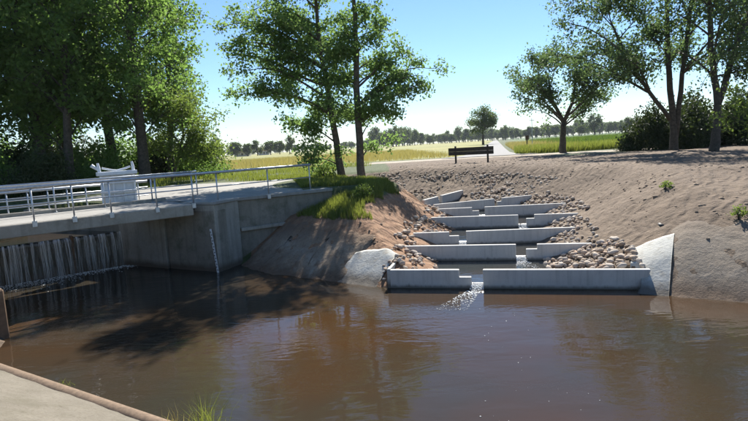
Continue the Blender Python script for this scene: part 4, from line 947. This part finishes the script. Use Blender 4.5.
# ------------------------------------------------------------------ far trees and farm
def far_mesh(seed, h, rad, n, leaf, tall=0.3):
    r = np.random.RandomState(seed); c = r.randn(26, 3); c /= np.linalg.norm(c, axis=1)[:, None]; c *= (0.35 + 0.5 * r.rand(26))[:, None]
    c = c * np.array([rad, rad, h * (1 - tall) * 0.5]) + np.array([0, 0, h * (tall + (1 - tall) * 0.5)])
    P = c[r.randint(0, 26, n)] + r.randn(n, 3) * np.array([rad, rad, h * 0.4]) * 0.15; V, Fq = leaf_quads(P, leaf, r, 0.5, 0.9)
    mb = MB(); mb.tube([(0, 0, -0.4), (0, 0, h * 0.3), (0, 0, h * 0.75)], [0.42, 0.34, 0.1], 7)
    for k in range(8): q = c[k]; mb.tube([(0, 0, h * 0.35), tuple(q)], [0.16, 0.05], 4)
    return mb.mesh('trunk', True), mesh_np('crown', V, Fq)
FM = [far_mesh(401, 14, 5.4, 1900, 0.85, 0.06), far_mesh(402, 12, 6.0, 1900, 0.9, 0.03), far_mesh(403, 17, 5.2, 1900, 0.85, 0.08)]
lone = far_mesh(404, 12.2, 5.6, 6500, 0.42, 0.24)
put_tree('lone_tree', 'lone round tree standing at the left of the straight road', (36.6, 176, 2.35), lone, M['leaf_far'], M['bark_dark'])
rr = np.random.RandomState(12)
def far(xpx, d, k, sc, label, group, name='far_tree'):
    X = (xpx - 374) / 540.0 * d
    put_tree(name, label, (X, d, 2.3), FM[k], M['leaf_far'], M['bark_dark'], group, rr.rand() * 6, sc)
for x, d, k, s in [(196, 420, 1, 0.8), (222, 430, 0, 0.95), (240, 460, 1, 0.85), (252, 450, 1, 0.7), (262, 440, 0, 0.75), (275, 470, 1, 0.8), (284, 455, 1, 0.75), (294, 430, 2, 0.75), (209, 470, 1, 0.85), (185, 440, 1, 0.9)]:
    far(x, d * 0.85, k, s * 1.15, 'rounded tree in the row across the yellow field behind the railing', 'row of trees across the yellow field')
for i in range(62):
    x = 378 + i * 2.2 + rr.rand() * 3; d = 520 + 240 * rr.rand() + (x - 378) * 1.0
    s = (1.0 + 0.4 * rr.rand()) * (1.25 if x < 415 else 0.95)
    far(x, d, rr.randint(3), s, 'hazy tree of the far tree line beyond the fields', 'far tree line')
for i in range(95):
    x = 500 + i * 2.9 + rr.rand() * 4; d = 520 + 220 * rr.rand()
    far(x, d, rr.randint(3), 0.85 + 0.4 * rr.rand(), 'hazy tree of the far tree line beyond the fields', 'far tree line')
for i in range(80):
    x = 150 + i * 2.9 + rr.rand() * 5; far(x, 800 + 300 * rr.rand(), rr.randint(3), 0.8 + 0.3 * rr.rand(), 'hazy tree of the far tree line beyond the fields', 'far tree line')
for x, d, k, s, l in [(597, 420, 2, 1.15, 'tall hazy tree rising above the far tree line beyond the maize'), (630, 400, 0, 0.95, 'broad hazy tree rising beyond the maize field near the hedge'), (584, 430, 1, 0.8, 'low hazy tree beside the tall far tree beyond the maize')]:
    far(x, d, k, s, l, None)
def house(xpx, d, w, label):
    X = (xpx - 374) / 540.0 * d; t = thing('farm_house', label, 'house', (X, d, 2.3)); h = 3.2; dp = 7
    m = MB(); m.box(X - w / 2, X + w / 2, d, d + dp, 2.0, 2.3 + h); child(m, 'wall', M['brick'], t)
    m = MB(); e = 0.4; z0 = 2.3 + h + 0.01; m.add([(X - w / 2 - e, d - e, z0), (X + w / 2 + e, d - e, z0), (X + w / 2 + e, d + dp + e, z0), (X - w / 2 - e, d + dp + e, z0), (X - w / 2 - e, d + dp / 2, z0 + 3), (X + w / 2 + e, d + dp / 2, z0 + 3)],
        [(0, 1, 5, 4), (2, 3, 4, 5), (0, 4, 3), (1, 2, 5), (3, 2, 1, 0)]); child(m, 'roof', M['roof_tile'], t)
    for f in (-0.3, 0.05, 0.32):
        m = MB(); m.box(X + f * w - 0.6, X + f * w + 0.6, d - 0.06, d - 0.004, 3.2, 4.7); child(m, 'window', M['glass_dark'], t)
house(246, 400, 11, 'white farm house with red roof between the trees across the yellow field')
house(268, 430, 8, 'small pale farm shed at the edge of the yellow field')

# ------------------------------------------------------------------ grass, verge and crop
def blades(name, P, h, w, mat, label, lean=0.35, seed=3, parent=None):
    r = np.random.RandomState(seed); n = len(P); P = np.asarray(P, float); a = r.rand(n) * 6.28; hh = h * (0.5 + 0.8 * r.rand(n)) if np.isscalar(h) else h
    s = np.stack([np.cos(a), np.sin(a), 0 * a], -1) * (w / 2); b = r.rand(n) * 6.28; L = np.stack([np.cos(b), np.sin(b), 0 * b], -1) * (lean * hh * r.rand(n))[:, None]
    up = np.stack([0 * a, 0 * a, hh], -1)
    V = np.stack([P - s, P + s, P + s * 0.55 + up * 0.6 + L * 0.35, P - s * 0.55 + up * 0.6 + L * 0.35, P + up + L], 1).reshape(-1, 3)
    I = 5 * np.arange(n)[:, None]; Fq = np.concatenate([I + np.array([0, 1, 2]), I + np.array([0, 2, 3]), I + np.array([3, 2, 4])])
    o = link(name, mesh_np(name, V, Fq), mat, parent)
    return tag(o, label, None, kind='stuff') if parent is None else o
def field(n, x0, x1, y0, y1, test, seed):
    r = np.random.RandomState(seed); x = x0 + (x1 - x0) * r.rand(n); y = y0 + (y1 - y0) * r.rand(n); ok = test(x, y); x, y = x[ok], y[ok]; return np.stack([x, y, ground_z(x, y) - 0.02], -1)
def berm(x, y):
    z, be, si, ins_ = base_ground(x, y); dl = np.full(x.shape, 1e9)
    for a, b in zip(LEFT[:-1], LEFT[1:]): dl = np.minimum(dl, seg_dist(x, y, a, b)[0])
    riv = (x - D0.x) * N.x + (y - D0.y) * N.y > 0.1
    return (dl > 2.15 + 0.9 * fbm(x * 0.9, y * 0.9, 8)) & (riv | (y > 22.5)) & (x > -6.5) & (z > 1.35) & ((be > 4.35 + 0.6 * fbm(x * 1.1, y * 1.1, 18)) | (x < -1.2)) & (fbm(x * 1.2, y * 1.2, 4) > -0.42) & ~(in_poly(x, y, [(p[0], p[1]) for p in ap]))
blades('berm_grass', field(95000, -6.5, 1.6, 18, 33, berm, 1), 0.21, 0.022, M['grass_blade'], 'green grass covering the berm under the two slender trees')
def verge_l(x, y): return ~in_poly(x, y, [(p[0], p[1]) for p in ap]) & ((x < -2.5) | (y > 44)) & (fbm(x * 0.3, y * 0.3, 14) > -0.12) & (y + 0.1 * x > 29)
blades('verge_grass', field(26000, -24, 0, 28, 50, verge_l, 2), 0.30, 0.035, M['grass_blade'], 'patchy green grass between the paved apron and the sandy path')
blades('meadow_grass', field(60000, -75, 9, 55, 130, lambda x, y: ((x - RD0.x) * RDD.y - (y - RD0.y) * RDD.x < -3.0) & (np.abs(x) < y * 0.8), 3), 0.55, 0.05, M['grass_dry'], 'tall yellowing meadow grass in the field beyond the path')
def vr(x, y): s = (x - RD0.x) * RDD.y - (y - RD0.y) * RDD.x; return (s > 2.8) & (s < 9.5 + 0 * y) & (y > 51)
blades('roadside_grass', field(26000, 12, 50, 51, 130, vr, 4), 0.85, 0.06, M['grass_dry'], 'tall pale grass in the verge right of the road')
blades('field_edge_grass', field(22000, 14, 34, 50.5, 57.5, lambda x, y: ((x - RD0.x) * RDD.y - (y - RD0.y) * RDD.x > 2.6), 5), 0.75, 0.05, M['grass_blade'], 'tall green grass edging the maize field')
# maize: rows of arching leaves
P = []; r = np.random.RandomState(6)
for k in range(120):
    y0 = 57.5 + k * 0.75
    xs_ = np.arange(RD0.x + 0.232 * (y0 - 50) + 9, 60 + (y0 - 57) * 0.4, 0.26 + k * 0.005); P.append(np.stack([xs_ + r.randn(len(xs_)) * 0.05, np.full(len(xs_), y0) + r.randn(len(xs_)) * 0.06, np.full(len(xs_), 2.33)], -1))
P = np.concatenate(P); P6 = np.repeat(P, 4, 0); P6[:, :2] += r.randn(len(P6), 2) * 0.10
blades('maize_field', P6, 1.05, 0.10, M['corn_leaf'], 'rows of green maize in the field right of the road', 0.75, 8)
# foreground tufts
def tuft(label, x, y, n, h, spread, mat, seed, wdt=0.012):
    z = gz(x, y) + 0.08; r = np.random.RandomState(seed); P = np.stack([r.randn(n) * spread, r.randn(n) * spread, np.full(n, -0.05)], -1)
    o = blades('grass_tuft', P, h, wdt, mat, None, 0.7, seed, parent=None); del_ = [k for k in ('kind',) if k in o]
    for k in del_: del o[k]
    o.location = (x, y, z); return tag(o, label, 'grass tuft')
tuft('tall green grass tuft growing at the lip of the near bank', -2.50, 7.10, 80, 0.62, 0.09, M['grass_blade'], 51)
tuft('small dry grass tuft with seed heads beside the green tuft on the near bank', -3.0, 7.25, 26, 0.36, 0.09, M['grass_dry'], 52)
tuft('low weedy tuft on the concrete slab near the pier', -5.75, 9.2, 60, 0.15, 0.10, M['grass_blade'], 53)
tuft('single dry grass stalk at the bottom edge of the near bank', 1.75, 4.5, 4, 0.55, 0.03, M['grass_dry'], 54)

# ------------------------------------------------------------------ air
hz = MB(); hz.box(-3600, 3600, -120, 3600, -3, 32); ho = hz.build('haze', None); tag(ho, kind='stuff')
hm = bpy.data.materials.new('haze'); hm.use_nodes = True; ht = hm.node_tree; ht.nodes.remove(ht.nodes['Principled BSDF'])
pv = ht.nodes.new('ShaderNodeVolumePrincipled'); pv.inputs['Color'].default_value = (0.82, 0.90, 1.0, 1); pv.inputs['Density'].default_value = 0.0001; pv.inputs['Anisotropy'].default_value = 0.2
ht.links.new(pv.outputs[0], ht.nodes['Material Output'].inputs['Volume']); ho.data.materials.append(hm)
